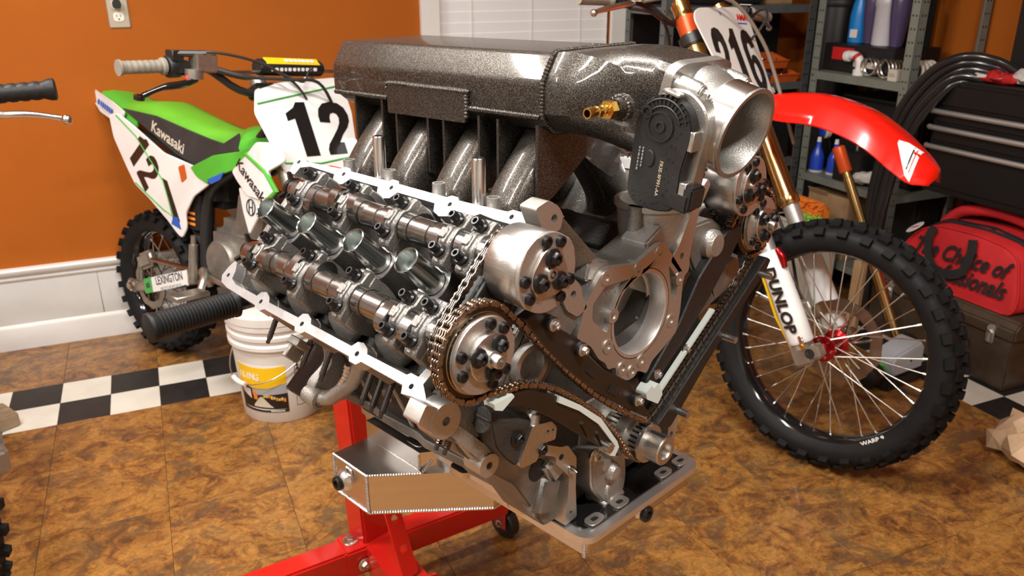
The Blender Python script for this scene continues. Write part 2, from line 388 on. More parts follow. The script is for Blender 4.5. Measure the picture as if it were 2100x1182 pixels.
# walls
wn0, wn1, wz0, wz1 = 1690, 2495, 860, 2080
wb = struct('wall_back', G().prism([(A0, 0), (A1, 0), (A1, CEIL), (A0, CEIL)], NB - 120, NB, FN, [[(wn0, wz0), (wn1, wz0), (wn1, wz1), (wn0, wz1)]]), 'wall_orange')
struct('wall_right', G().box(((NB + NF) / 2, A1 + 60, CEIL / 2), (NF - NB, 120, CEIL)), 'wall_orange')
struct('wall_left', G().box(((NB + NF) / 2, A0 - 60, CEIL / 2), (NF - NB, 120, CEIL)), 'garage_white')
struct('wall_front', G().box((NF + 60, (A0 + A1) / 2, CEIL / 2), (120, A1 - A0 + 240, CEIL)), 'garage_white')
struct('ceiling', G().box(((NB + NF) / 2, (A0 + A1) / 2, CEIL + 20), (NF - NB + 240, A1 - A0 + 240, 40)), 'ceiling_white')
# white wainscot: baseboard, panels, moulded cap
bb = struct('baseboard_back', G().prism([(NB, 0), (NB + 20, 0), (NB + 20, 84), (NB + 14, 94), (NB + 9, 98), (NB, 98)], A0, A1, lambda x, z, h: V((x, h, z))), 'trim_white')
wp = tag(bpy.data.objects.new('trim_1', None), kind='structure'); COL.objects.link(wp); wp.matrix_world = RM
for k in range(-5, 6):
    a0, a1 = k * 610 + 290, (k + 1) * 610 + 290
    a0, a1 = max(a0, A0), min(a1, A1)
    ob('panel', G().box((NB + 4, (a0 + a1) / 2, 184), (8, a1 - a0 - 1.5, 174)).bevel(1), 'wainscot', wp)
struct('trim_2', G().prism([(NB, 268), (NB + 12, 268), (NB + 16, 276), (NB + 14, 284), (NB + 22, 290), (NB + 30, 302), (NB + 32, 311), (NB + 26, 317), (NB, 317)], A0, A1, lambda x, z, h: V((x, h, z))), 'trim_white')
# window with closed blinds
wi = bpy.data.objects.new('window_1', None); COL.objects.link(wi); wi.matrix_world = RM; wi['kind'] = 'structure'
fr = G()
for (a0, a1, z0, z1) in ((wn0 - 75, wn0 + 2, wz0 - 80, wz1 + 80), (wn1 - 2, wn1 + 85, wz0 - 80, wz1 + 80), (wn0 + 2, wn1 - 2, wz1 - 2, wz1 + 80), (wn0 + 2, wn1 - 2, wz0 - 80, wz0 + 2)):
    fr.box((NB + 10, (a0 + a1) / 2, (z0 + z1) / 2), (22, a1 - a0, z1 - z0))
ob('window_casing', fr.bevel(3, 2), 'trim_white', wi)
ob('window_sash', G().prism([(wn0, wz0), (wn1, wz0), (wn1, wz1), (wn0, wz1)], NB - 70, NB - 30, FN, [[(wn0 + 50, wz0 + 50), (wn1 - 50, wz0 + 50), (wn1 - 50, wz1 - 50), (wn0 + 50, wz1 - 50)]]), 'trim_white', wi)
ob('pane', G().box((NB - 52, (wn0 + wn1) / 2, (wz0 + wz1) / 2), (5, wn1 - wn0 - 98, wz1 - wz0 - 98)), 'black_gloss', wi)
sl = G().prism([(-3, -22), (1, -23), (4, 21), (1, 23)], -(wn1 - wn0) / 2 + 6, (wn1 - wn0) / 2 - 12, lambda x, z, h: V((x, h, z))).mesh('blind_slat', 'blind_white')
for k in range(27): lk('blind_slat', sl, wi, mm(NB - 12, (wn0 + wn1) / 2, wz0 + 35 + k * 43.0))
for a in (wn0 + 150, (wn0 + wn1) / 2 + 20, wn1 - 150): ob('blind_cord', G().cyl((NB - 5, a, wz0 + 10), (NB - 5, a, wz1 - 5), 1.4, n=6), 'trim_white', wi)
ob('blind_headrail', G().box((NB - 12, (wn0 + wn1) / 2, wz1 - 22), (40, wn1 - wn0 - 12, 36)).bevel(2), 'blind_white', wi)
# outlet
ou = rthing('wall_outlet', 'steel outlet plate with white sockets and a black plug on the orange wall', 'outlet', 512, NB, 1205)
ob('cover_plate', G().box((3, 0, 0), (6, 70, 116)).bevel(3, 2), 'outlet_plate', ou)
for z in (-20, 20):
    rc = ob('receptacle', G().prism(rpoly([(-17, -10), (-10, -15), (10, -15), (17, -10), (17, 10), (10, 15), (-10, 15), (-17, 10)], 5), 5.5, 8.5, lambda a, b, h: V((h, a, b + z))), 'outlet_white', ou)
    if z < 0: ob('slot', G().box((8.6, -6, z + 3), (.6, 2.4, 9)).box((8.6, 6, z + 3), (.6, 2.4, 7)).cyl((8.4, 0, z - 8), (8.9, 0, z - 8), 3), 'hole', rc)
ob('screw', G().cyl((5.5, 0, 0), (7.5, 0, 0), 3), 'spoke', ou)
pg = ob('plug', G().prism(rpoly([(-13, -12), (13, -12), (15, 4), (9, 16), (-9, 16), (-15, 4)], 5), 8, 34, lambda a, b, h: V((h, a, b + 22))).bevel(2), 'black_plastic', ou)
ob('cord', G().tube(smooth([(20, 0, 34), (22, 0, 60), (24, 4, 120), (10, 30, 260), (6, 60, 420)], 5), 4, 8), 'black_plastic', pg)
# ceiling fixtures
for i, (a, n, sx, sy, pw) in enumerate(LIGHTS):
    t = rthing('ceiling_light', ('ceiling strip light nearest the wall outlet', 'ceiling strip light left of and above the engine', 'ceiling strip light above the intake manifold', 'ceiling strip light in front of the engine, far from the window', 'ceiling strip light in the front left of the room', 'ceiling strip light at the left end of the orange wall')[i], 'ceiling light', a, n, CEIL, 0, 'strip lights on the ceiling')
    ob('housing', G().prism([(-sy / 2 - 30, 0), (-sy / 2 - 30, -30), (-sy / 2, -78), (sy / 2, -78), (sy / 2 + 30, -30), (sy / 2 + 30, 0)], -sx / 2 - 20, sx / 2 + 20, lambda x, z, h: V((x, h, z))), 'lamp_metal', t)

# ================================================================ THE ENGINE  (mm, x forward, y to its left, z up from the crankshaft)
S2 = 2 ** -.5
eng = thing('engine', 'bare V8 engine with open camshafts and sheet-metal intake on the red stand', 'engine', (0, 0, ZC * .001))
def bankT(side, dx): return lambda x, p, q: V((x + dx, side * S2 * (q + p), S2 * (q - p)))
def part(name, g, mt, parent=None, **k): return ob(name, g, mt, parent or eng, **k)

# ---- block
half = [(0, 140), (44, 150), (86, 205), (95, 212), (212, 95), (206, 78), (150, 30), (140, -20), (138, -82), (128, -84), (128, -93), (0, -93)]
blk = [(-y, z) for y, z in half] + [(y, z) for y, z in half[::-1][1:-1]]
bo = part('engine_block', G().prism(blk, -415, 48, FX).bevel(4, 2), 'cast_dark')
# skirt rail, ribs and bosses on the near side of the block
g = G()
for x in (-330, -230, -130, -40): part('block_rib', G().prism([(-140, -70), (-205, 82), (-150, 60), (-128, -40)], x - 5, x + 5, FX).bevel(2), 'cast', bo)
g = G().prism([(-420, -128), (40, -128), (40, -150), (10, -152), (-20, -146), (-90, -150), (-110, -146), (-190, -152), (-215, -146), (-300, -150), (-330, -144), (-420, -150)], -80, -64, FZ)
part('skirt_rail', g.bevel(2), 'cast', bo)
for x, z in ((-380, -30), (-280, -20), (-180, -30), (-80, -35)): part('side_boss', G().cyl((x, -136, z), (x, -152, z - 4), 15, 12, 14), 'cast', bo)
# bell-housing flange and ears at the rear
g = G().prism(rpoly([(-150, 190), (-70, 235), (70, 235), (150, 190), (175, 80), (165, -10), (205, -35), (205, -75), (150, -84), (-150, -84), (-205, -75), (-205, -35), (-165, -10), (-175, 80)], 14), -432, -410, FX)
part('bell_flange', g.bevel(2), 'cast_light')
g = G().tube([(-405, -205, -56), (-380, -190, -50), (-345, -172, -20), (-318, -166, 30)], [13, 13, 11, 14], 12).cyl((-428, -203, -56), (-392, -203, -56), 16, n=18)
ear = part('mount_ear', g, 'cast_light'); bolt(ear, (-392, -203, -56), (1, 0, 0), 8, 5, 'steel', True)
bead(g := G(), [(-372, -180, -34), (-352, -178, -8), (-338, -180, 20)], 6, 9); part('weld_bead', g, 'alu_weld', ear)

# ---- heads, camshafts
LOW_O = [(-425, 72), (-430, 84), (-432, 98), (-423, 107), (-402, 111), (-318, 114), (-315, 117), (-302, 118), (-294, 113), (-216, 114), (-211, 119), (-198, 119), (-192, 114), (-94, 115), (-89, 120), (-76, 120), (-70, 114), (9, 115), (14, 124), (33, 121), (38, 126), (47, 130), (42, 141), (60, 143), (64, 128), (46, 112), (36, 104), (40, 84)]
LOW_I = [(-418, 72), (-408, 84), (-404, 96), (-388, 101), (-327, 102), (-322, 94), (-311, 91), (-300, 95), (-293, 102), (-220, 102), (-216, 95), (-206, 92), (-195, 96), (-190, 102), (-100, 103), (-94, 95), (-84, 93), (-73, 97), (-68, 103), (6, 103), (11, 99), (24, 99), (28, 84)]
UP_O = [(-441, -85), (-447, -110), (-436, -116), (-420, -113), (-414, -110), (-330, -114), (-324, -118), (-310, -118), (-304, -114), (-217, -115), (-212, -119), (-199, -119), (-195, -115), (-98, -115), (-92, -119), (-80, -119), (-75, -115), (8, -118), (14, -122), (28, -122), (47, -130), (51, -143), (73, -138), (60, -124), (40, -107)]
UP_I = [(-424, -85), (-422, -98), (-400, -104), (-336, -103), (-330, -93), (-320, -89), (-305, -92), (-296, -103), (-231, -103), (-224, -92), (-212, -88), (-196, -92), (-188, -103), (-112, -103), (-105, -92), (-92, -88), (-78, -91), (-68, -101), (-38, -101), (-30, -106), (-4, -104), (14, -104), (28, -104)]
CAPX = [-307, -207, -107, -7]
capm = {}
def bank(side, dx, nm):
    T = bankT(side, dx); P = lambda x, p, q: T(x, p, q)
    up = P(0, 0, 1) - P(0, 0, 0); pv = P(0, 1, 0) - P(0, 0, 0)
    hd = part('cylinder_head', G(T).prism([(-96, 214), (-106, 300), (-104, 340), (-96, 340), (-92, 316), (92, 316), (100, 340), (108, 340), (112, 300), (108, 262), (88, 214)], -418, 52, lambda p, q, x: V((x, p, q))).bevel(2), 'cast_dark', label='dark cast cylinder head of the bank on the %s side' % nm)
    lo = LOW_O + LOW_I[::-1]; uo = UP_O + UP_I[::-1]
    def hp(L): return [circle(x, p, 3.4, 10) for x, p in L]
    rail = part('gasket_rail', G(T).prism(lo, 338, 356, FZ, hp([(-418, 94), (-311, 106), (-206, 107), (-84, 108), (22, 112)])), 'rail_face', hd, sm=30)
    rail2 = part('gasket_rail', G(T).prism(uo, 338, 356, FZ, hp([(-434, -106), (-316, -107), (-205, -107), (-86, -107), (18, -113)])), 'rail_face', hd, sm=30)
    # cast side walls below the rails, front and rear walls
    part('head_wall', G(T).prism([(x, p * .985) for x, p in lo], 292, 339, FZ), 'cast', hd)
    part('head_wall', G(T).prism([(x, p * .985) for x, p in uo], 250, 339, FZ), 'cast', hd)
    part('rear_wall', G(T).box((-424, -4, 322), (12, 170, 44)).bevel(2), 'cast', hd)
    # exhaust-port humps and pockets between rail and cam
    for k in range(4):
        x = -357 + 100 * k
        g = G(T); secs = []
        for t in range(7):
            a = t / 6; r = math.sin(pi * (.12 + .80 * a)) * 30; c = (x + 0, 56 + 44 * a, 322 + 18 * math.sin(pi * a))
            secs.append([(c[0] + r * 1.15 * math.cos(2 * pi * j / 14), c[1], c[2] - 4 + r * .62 * math.sin(2 * pi * j / 14)) for j in range(14)])
        part('port_hump', g.loft(secs), 'cast', hd)
    # spark plug tubes with their bosses
    for k in range(4):
        x = -311 + 100 * k
        bs = part('plug_boss', G(T).prism(rpoly([(x - 20, -14), (x - 8, -26), (x + 10, -26), (x + 21, -8), (x + 20, 12), (x + 8, 25), (x - 10, 25), (x - 22, 8)], 10), 316, 376, FZ, [circle(x, 0, 16.2, 20)]), 'cast_dark', hd)
        part('boss_rim', G(T).prism(rpoly([(x - 20, -14), (x - 8, -26), (x + 10, -26), (x + 21, -8), (x + 20, 12), (x + 8, 25), (x - 10, 25), (x - 22, 8)], 10), 376, 377.2, FZ, [circle(x, 0, 16.3, 22)]), 'rail_face', bs)
        part('spark_plug_tube', G(T).lathe([(14.2, 340), (14.2, 430.6), (15.0, 431.6), (16.0, 431), (16.0, 429), (15.6, 428), (15.6, 340)], (x, 0, 0), (0, 0, 1), 28, False), 'zinc', hd)
        part('tube_lit_disc', G(T).cyl((x, 0, 405), (x, 0, 412), 14.3, n=24), 'tube_inner', hd)  # pale disc added below the rim so the tube looks lit inside
    # exhaust studs
    if side < 0:
        for x, p, q_ in ((-352, 96, 296), (-256, 100, 296), (-214, 104, 290), (-118, 104, 292), (-98, 106, 290), (-78, 106, 290), (36, 128, 292), (50, 128, 292)):
            g = G(T); n = 16; L = 46 if x < 0 else 22
            g.tube([(x, p + L * i / n, q_ - L * .3 * i / n) for i in range(n + 1)], [4.3 if i % 2 else 3.7 for i in range(n + 1)], 8)
            g.cyl((x, p + L, q_ - L * .3), (x, p + L + 7, q_ - L * .3 - 2), 2.8, n=6); part('exhaust_stud', g, 'steel_dark', hd)
        part('lift_bracket', G(T).box((-262, 128, 300), (24, 12, 24)).box((-272, 140, 292), (8, 26, 26)).bevel(1.5), 'cast_light', hd)
    # camshafts
    for c, cn in ((-52.3, 'intake'), (52.3, 'exhaust')):
        prof = [(10, -352), (15.5, -352), (15.5, -338), (13, -338), (13, -326)]
        g = G(T); L = []
        cuts = [-352] + [0]
        prof = [(11, -350), (15, -350), (15, -336), (12.5, -335)]
        for cx in CAPX:
            prof += [(12.5, cx - 36), (15.6, cx - 36), (15.6, cx - 30), (12.5, cx - 29), (12.5, cx - 13), (14.6, cx - 12), (14.6, cx + 12), (12.5, cx + 13), (12.5, cx + 28), (16.8, cx + 30), (16.8, cx + 62)]
        prof = prof[:-1] + [(16.8, 22), (13, 24), (13, 34), (17.5, 36), (17.5, 56), (13, 58), (13, 92)]
        cs = part('camshaft', g.lathe(prof, (0, c, 384), (1, 0, 0), 28), 'steel')
        for ci, cx in enumerate(CAPX):
            for sgn in (-1, 1):
                th0 = (ci * 1.9 + (0 if c < 0 else 1.1)) + (sgn * .0)
                pts = []
                for i in range(28):
                    t = 2 * pi * i / 28; d = math.cos(t); r = 18 + (10 * max(0, d) ** 2.2); pts.append((r * math.cos(t + th0), r * math.sin(t + th0)))
                x0 = cx + sgn * 21
                part('cam_lobe', G(T).prism(pts, x0 - 7.5, x0 + 7.5, lambda a, b, h: V((h, c + a, 384 + b))), 'steel', cs, sm=30)
        # trigger wheel at the rear end
        tw = []
        for i in range(48):
            t = 2 * pi * i / 48; r = 17 if (i % 12) not in (0, 1) else 27; tw.append((r * math.cos(t + .5), r * math.sin(t + .5)))
        part('trigger_wheel', G(T).prism(tw, -357, -351, lambda a, b, h: V((h, c + a, 384 + b))), 'steel_dark', cs, sm=30)
        # bearing caps on their towers
        for cx in CAPX + [32]:
            arc = [(c + 14.9 * math.cos(t), 384 + 14.9 * math.sin(t)) for t in [pi * i / 10 for i in range(11)]]
            front = cx == 32
            prof2 = [(c + 35, 384), (c + 35, 393), (c + 30, 396), (c + 17, 397), (c + 13, 401), (c + 8, 403), (c - 8, 403), (c - 13, 401), (c - 17, 397), (c - 30, 396), (c - 35, 393), (c - 35, 384)] + arc[::-1]
            wd = 10
            cp = part('cam_cap', G(T).prism(prof2, cx - wd, cx + wd, lambda p, q_, x: V((x, p, q_))).bevel(1.6, 1), 'cap_grey')
            g = G(T)
            g.prism([(c - 33, 397), (c - 16, 399), (c - 11, 405.5), (c + 11, 405.5), (c + 16, 399), (c + 33, 397), (c + 33, 392), (c - 33, 392)], cx - 3.5, cx + 3.5, lambda p, q_, x: V((x, p, q_)))
            part('cap_rib', g.bevel(1), 'cap_grey', cp)
            part('cap_pad', G(T).box((cx - 4, c, 405), (11, 13, 5)).bevel(1), 'cap_grey', cp)
            for sg in (-21, 21):
                part('bolt_seat', G(T).cyl((cx, c + sg, 393), (cx, c + sg, 400), 8.4, 8.0, 16), 'cap_grey', cp)
                bolt(cp, P(cx, c + sg, 400), up, 5.8, 15, 'bolt_black', True, n=10)
            part('cap_tower', G(T).prism([(c - 34, 384), (c + 34, 384), (c + 36, 366), (c + 24, 316), (c - 24, 316), (c - 36, 366)], cx - wd + 1, cx + wd - 1, lambda p, q_, x: V((x, p, q_))).bevel(2), 'cast', hd)
    # front face of the head
    g = G(T).prism(rpoly([(-96, 214), (-60, 262), (-84, 300), (-112, 330), (-124, 354), (-108, 354), (-92, 308), (92, 300), (108, 344), (128, 350), (146, 340), (140, 300), (116, 260), (96, 214)], 8), 44, 70, lambda p, q_, x: V((x, p, q_)))
    part('head_front', g.bevel(2), 'cast', hd)
    return T, hd
TN, head_n = bank(-1, 0, 'bucket')
part('flange_boss', G().prism(rpoly([(-192, 356), (-180, 330), (-168, 322), (-150, 324), (-146, 340), (-154, 352), (-170, 362)], 5), 50, 75, FX, [circle(-161, 339, 5, 14)]), 'machined', head_n, sm=25)
part('flange_boss', G().prism(rpoly([(-146, 240), (-130, 264), (-112, 246), (-107, 228), (-98, 214), (-116, 206), (-136, 220)], 5), 44, 75, FX, [circle(-125, 238, 4.8, 14)]), 'machined', head_n, sm=25)
TF, head_f = bank(1, -40, 'red dirt bike')

# ---- cam phasers
def phaser(T, c, kind, lab):
    P = lambda x, a, b: T(x, c + a, 384 + b)
    fx = lambda a, b, h: V((h, c + a, 384 + b)); ax = P(1, 0, 0) - P(0, 0, 0)
    if kind == 'intake':
        ph = part('cam_phaser', G(T).lathe([(20, 82), (42, 82), (43, 84), (43, 128), (41.5, 130)], (0, c, 384), (1, 0, 0), 48), 'steel_brushed', label=lab)
        lob = [((43.2 + (1.2 if (i // 4) % 3 == 0 else 0)) * math.cos(2 * pi * i / 48), (43.2 + (1.2 if (i // 4) % 3 == 0 else 0)) * math.sin(2 * pi * i / 48)) for i in range(48)]
        part('front_plate', G(T).prism(lob, 129, 134, fx).bevel(.8), 'machined', ph)
        tri = rpoly([(30 * math.cos(.4 + 2 * pi * i / 3 + d), 30 * math.sin(.4 + 2 * pi * i / 3 + d)) for i in range(3) for d in (-.42, .42)], 12, 6)
        part('centre_plate', G(T).prism(tri, 134, 138, fx).bevel(.6), 'steel_brushed', ph)
        zf, zb = 138, 134; bolts_a = [.4 + 2 * pi * i / 3 for i in range(3)]
        ra, rb = 17, 35
        part('hub_nose', G(T).lathe([(7.5, 136), (7.5, 141), (6, 142), (4.2, 142), (4.2, 138), (2.4, 138), (2.4, 141), (.1, 141.5)], (0, c, 384), (1, 0, 0), 20), 'steel_brushed', ph)
        part('second_sprocket', G(T).lathe([(12, 70), (34, 70), (34, 80), (12, 80)], (0, c, 384), (1, 0, 0), 40), 'steel_dark', ph)
    else:
        ph = part('cam_phaser', G(T).lathe([(18, 98), (45, 98), (45, 106), (43.5, 108), (43.5, 113), (42, 114)], (0, c, 384), (1, 0, 0), 48), 'steel', label=lab)
        part('gold_ring', G(T).lathe([(43.6, 104), (44.6, 104.5), (44.6, 109), (43.6, 109.5)], (0, c, 384), (1, 0, 0), 48, False), 'gold_dull', ph)
        pts = []
        for i in range(96):
            t = 2 * pi * i / 96; pts.append(((50 + (3.2 if i % 2 else 0)) * math.cos(t), (50 + (3.2 if i % 2 else 0)) * math.sin(t)))
        part('sprocket', G(T).prism(pts, 98, 107, fx, [circle(0, 0, 40, 32)]), 'steel_dark', ph, sm=20)
        part('front_plate', G(T).lathe([(20, 114), (41.5, 114), (42, 115), (41.5, 118), (20, 118)], (0, c, 384), (1, 0, 0), 48), 'machined', ph)
        part('centre_plate', G(T).lathe([(10, 117), (26, 117), (26.5, 118), (26, 124), (25, 125), (10, 125)], (0, c, 384), (1, 0, 0), 40), 'steel_brushed', ph)
        zf, zb = 125, 118; bolts_a = [1.1 + 2 * pi * i / 3 for i in range(3)]; ra, rb = 17, 34.5
        part('hub_nose', G(T).lathe([(9.5, 124), (9.5, 131), (7.5, 132), (7.5, 139), (6.5, 141), (3.6, 141), (3.6, 136), (.1, 136)], (0, c, 384), (1, 0, 0), 20), 'steel_brushed', ph)
        part('second_sprocket', G(T).lathe([(12, 70), (34, 70), (34, 80), (12, 80)], (0, c, 384), (1, 0, 0), 40), 'steel_dark', ph)
    for t in bolts_a: bolt(ph, P(zf, ra * math.cos(t), ra * math.sin(t)), ax, 7, 9, 'bolt_black', True)
    for k in range(6):
        t = (.15 if kind == 'intake' else .45) + 2 * pi * (k // 2) / 3 + (.62 if k % 2 else 0)
        bolt(ph, P(zb, rb * math.cos(t), rb * math.sin(t)), ax, 6.2, 5, 'bolt_black', False, 'screw', n=14)
    return ph
phaser(TN, -52.3, 'intake', 'bright steel intake phaser of the near bank with brushed drum')
phaser(TN, 52.3, 'exhaust', 'exhaust phaser of the near bank ringed by its chain')
phaser(TF, -52.3, 'intake', 'dark intake phaser below the throttle body')
phaser(TF, 52.3, 'exhaust', 'dark exhaust phaser in front of the white fork guard')

# ---- chains: every link its own piece
def figure8(L, r, n=6):
    return [(L / 2 + r * math.cos(t), r * math.sin(t)) for t in [-pi / 2 + pi * i / n for i in range(n + 1)]] + [(0, r * .72)] + [(-L / 2 + r * math.cos(t), r * math.sin(t)) for t in [pi / 2 + pi * i / n for i in range(n + 1)]] + [(0, -r * .72)]
def link_mesh(L, r, zs, th, pin_z, mt, pr):
    g = G()
    for z in zs: g.prism(figure8(L, r), z - th / 2, z + th / 2, FZ)
    for sx in (-.5, .5): g.cyl((sx * L, 0, -pin_z), (sx * L, 0, pin_z), pr, n=6)
    return g.mesh('link', mt)
def chain(name, path, pitch, axis, wide, mt, lab, r=3.2):
    """path: closed list of points; axis: direction of the pins"""
    root = bpy.data.objects.new(name, None); COL.objects.link(root); root.parent = eng; root['label'] = lab
    P = resample(path, pitch, True)
    if len(P) % 2: P = resample(path, pitch * len(P) / (len(P) + 1), True)
    L = (P[1] - P[0]).length
    mo = link_mesh(L, r, (-wide, wide), 1.3, wide + 1.2, mt, 1.3); mi = link_mesh(L, r * 1.05, (-wide * .62, 0, wide * .62), 1.3, wide * .6, mt, 2.1)
    Z = V(axis).normalized(); n = len(P)
    for i in range(n):
        a, b = P[i], P[(i + 1) % n]; X = (b - a).normalized(); Y = Z.cross(X).normalized()
        lk('link', mo if i % 2 else mi, root, frame((a + b) / 2, X, Y, Z))
    return root
EY, EZ = -S2 * (384 + 52.3), S2 * (384 - 52.3)
def primary(sg, x, up_pts, lo_pts, lab):
    c = V((sg * -EY, EZ, 0)); R = 53; path = []
    def arc(cx, cz, r, a0, a1, n): return [(cx + r * math.cos(a0 + (a1 - a0) * i / n), cz + r * math.sin(a0 + (a1 - a0) * i / n)) for i in range(n + 1)]
    # defined for the near bank (negative y) and mirrored
    pts = arc(EY, EZ, R, math.radians(35), math.radians(280), 26) + lo_pts + arc(-8, 0, 27, math.radians(215), math.radians(395), 14) + up_pts
    return chain('timing_chain', [V((x, sg * -y if sg > 0 else y, z)) for y, z in pts], 8.0, (1, 0, 0), 5.6, 'chain', lab)
primary(-1, 104, [(-28, 44), (-72, 76), (-121, 116), (-166, 159), (-207, 203), (-243, 243)], [(-270, 177), (-245, 174), (-220, 165), (-186, 147), (-151, 120), (-112, 86), (-69, 36), (-45, -2)], 'bronze timing chain from the crankshaft to the near exhaust phaser')
primary(1, 66, [(-30, 45), (-80, 88), (-150, 158), (-205, 215), (-250, 262)], [(-318, 181), (-250, 128), (-150, 58), (-70, 4)], 'dark timing chain running down to the crankshaft beside the fork')
def second(T, lab):
    R = 34; P = []
    def arc(c, a0, a1, n): return [T(76, c + R * math.cos(a0 + (a1 - a0) * i / n), 384 + R * math.sin(a0 + (a1 - a0) * i / n)) for i in range(n + 1)]
    P = arc(52.3, -pi / 2, pi / 2, 12) + arc(-52.3, pi / 2, 3 * pi / 2, 12)
    return chain('secondary_chain', P, 8.2, T(1, 0, 0) - T(0, 0, 0), 4.2, 'chain_steel', lab, 4.0)
second(TN, 'short roller chain linking the two near camshafts'); second(TF, 'short roller chain linking the two far camshafts')
# tensioner shoe between the near cams
part('cam_tensioner', G(TN).box((76, 0, 384), (14, 40, 44)).box((80, 8, 402), (10, 70, 8)).bevel(2), 'black_plastic')

# ---- front of the block: water-pump housing with its bore
WP = [(-102, 218), (-72, 252), (-58, 256), (-4, 246), (44, 262), (56, 262), (108, 204), (106, 150), (100, 118), (64, 100), (46, 92), (34, 76), (14, 88), (-2, 80), (-12, 82), (-34, 98), (-36, 111), (-52, 112), (-58, 124), (-72, 134), (-89, 158), (-117, 177)]
hs = part('pump_housing', G().prism(rpoly(WP, 5), 10, 68, FX, [circle(13, 172, 58, 36)]), 'cast')
inn = rpoly([(-92, 214), (-66, 238), (-4, 234), (46, 250), (94, 202), (92, 152), (76, 168), (13, 236), (-46, 192), (-50, 150), (-64, 142), (-84, 164), (-104, 180)], 6)
hol = [(-64, 243), (1, 238), (46, 250), (98, 200), (84, 141), (20, 101), (0, 92), (-22, 104), (-55, 147), (-47, 187)]
part('housing_face', G().prism(rpoly(WP, 5), 68, 75, FX, [rpoly([(-88, 214), (-64, 232), (-6, 228), (44, 243), (52, 240), (-30, 216), (-52, 180), (-58, 166), (-88, 192)], 5), rpoly([(70, 226), (95, 200), (93, 168), (80, 182)], 4), circle(13, 172, 62, 36)]), 'machined', hs, sm=25)
part('pump_bore', G().lathe([(63, 66), (63, 75), (57, 75), (55.5, 73), (55.5, 46), (53, 45), (53, 22), (20, 20), (.1, 20)], (0, 13, 172), (1, 0, 0), 48, False), 'bore_alu', hs)
part('bore_port', G().tube([(34, 34, 211), (38, 24, 216), (42, 10, 218)], 13, 14), 'hole', hs)
for y, z in hol:
    g = G().lathe([(10, 60), (10, 76.5), (4.6, 76.5), (4.6, 70)], (0, y, z), (1, 0, 0), 18, False); part('bolt_boss', g, 'machined', hs); part('bolt_hole', G().cyl((70, y, z), (72, y, z), 4.7), 'hole', hs)
part('housing_ear', G().box((44, -68, 250), (44, 44, 26), MX.Rotation(-.25, 3, 'X')).bevel(3, 2), 'cast_light', hs); part('housing_ear', G().box((44, 50, 262), (44, 40, 24), MX.Rotation(.45, 3, 'X')).bevel(3, 2), 'cast_light', hs)
# flange strip and filler cup rising to the right, under the actuator
part('cover_flange', G().prism(rpoly([(74, 231), (92, 249), (114, 288), (128, 312), (150, 332), (158, 322), (136, 292), (120, 232), (120, 206), (107, 198)], 4), 52, 75, FX, [circle(100, 232, 4.6, 12)]), 'machined', sm=25)
part('filler_cup', G().lathe([(30, 205), (40, 225), (47, 260), (50, 292), (54, 296), (54, 303), (46, 303), (44, 280), (.1, 276)], (22, 100, 0), (0, 0, 1), 32), 'cast_light')
part('cup_lug', G().cyl((30, 50, 258), (30, 50, 303), 11, n=16), 'cast')
# near lower cover flange and its bosses
cf = part('cover_flange', G().prism(circle(-327, 149, 21, 24), 50, 75, FX, [circle(-327, 149, 5.4, 14)]), 'machined', sm=25)
part('flange_wedge', G().prism(rpoly([(-364, 160), (-352, 178), (-336, 168), (-338, 136), (-350, 146)], 3), 48, 74, FX), 'machined', cf, sm=25)
part('flange_arm', G().prism([(-322, 130), (-310, 138), (-254, 78), (-268, 66)], 44, 72, FX), 'cast_light', cf, sm=25)
part('flange_foot', G().prism(circle(-264, 64, 15, 20), 46, 74, FX, [circle(-264, 64, 4.8, 14)]), 'machined', cf, sm=25)
ob_ = part('oil_bore', G().lathe([(27, 40), (27, 82), (20, 82), (19, 78), (19, 56), (.1, 54)], (0, -202, 172), (1, 0, 0), 30, False), 'machined', sm=30)
part('cover_flange', G().prism(rpoly([(-214, 68), (-199, 68), (-141, 35), (-128, 32), (-110, 6), (-110, -40), (-106, -88), (-131, -91), (-125, -47), (-124, -16), (-134, -4), (-150, 14), (-150, 25), (-214, 60)], 4), 52, 75, FX, [circle(-140, 20, 4.6, 12), circle(-119, -76, 3.6, 10)]), 'machined', sm=25)
part('dowel', G().lathe([(5.5, 74), (5.5, 80), (.5, 87)], (0, -122, -6), (1, 0, 0), 12), 'steel')
part('cover_flange', G().prism(rpoly([(112, 10), (128, 26), (150, 40), (176, 30), (150, 4), (146, -60), (138, -90), (118, -90), (122, -60)], 5), 30, 60, FX, [circle(131, -68, 4.6, 12)]), 'machined', sm=25)
# lower corner casting with the big hole
g = G().prism(rpoly([(-300, 120), (-230, 96), (-205, 62), (-140, 30), (-118, 0), (-118, -92), (-150, -92), (-205, 0), (-262, 52), (-296, 90)], 8), -20, 56, FX); crn = part('corner_casting', g.bevel(4, 2), 'cast')
part('oil_drain_hole', G().cyl((50, -165, 4), (57.5, -165, 4), 17, 15, 18), 'hole', crn)
part('corner_lump', G().box((50, -150, -40), (34, 44, 60), MX.Rotation(-.3, 3, 'X')).bevel(9, 3), 'cast', crn)
part('corner_lump', G().box((56, -140, -4), (22, 26, 36), MX.Rotation(.5, 3, 'X')).bevel(5, 2), 'cast_light', crn)
part('corner_rib', G().tube([(60, -306, 120), (66, -286, 86), (66, -270, 70)], 4, 8).tube([(60, -290, 128), (66, -262, 96)], 4, 8), 'cast_light', crn)
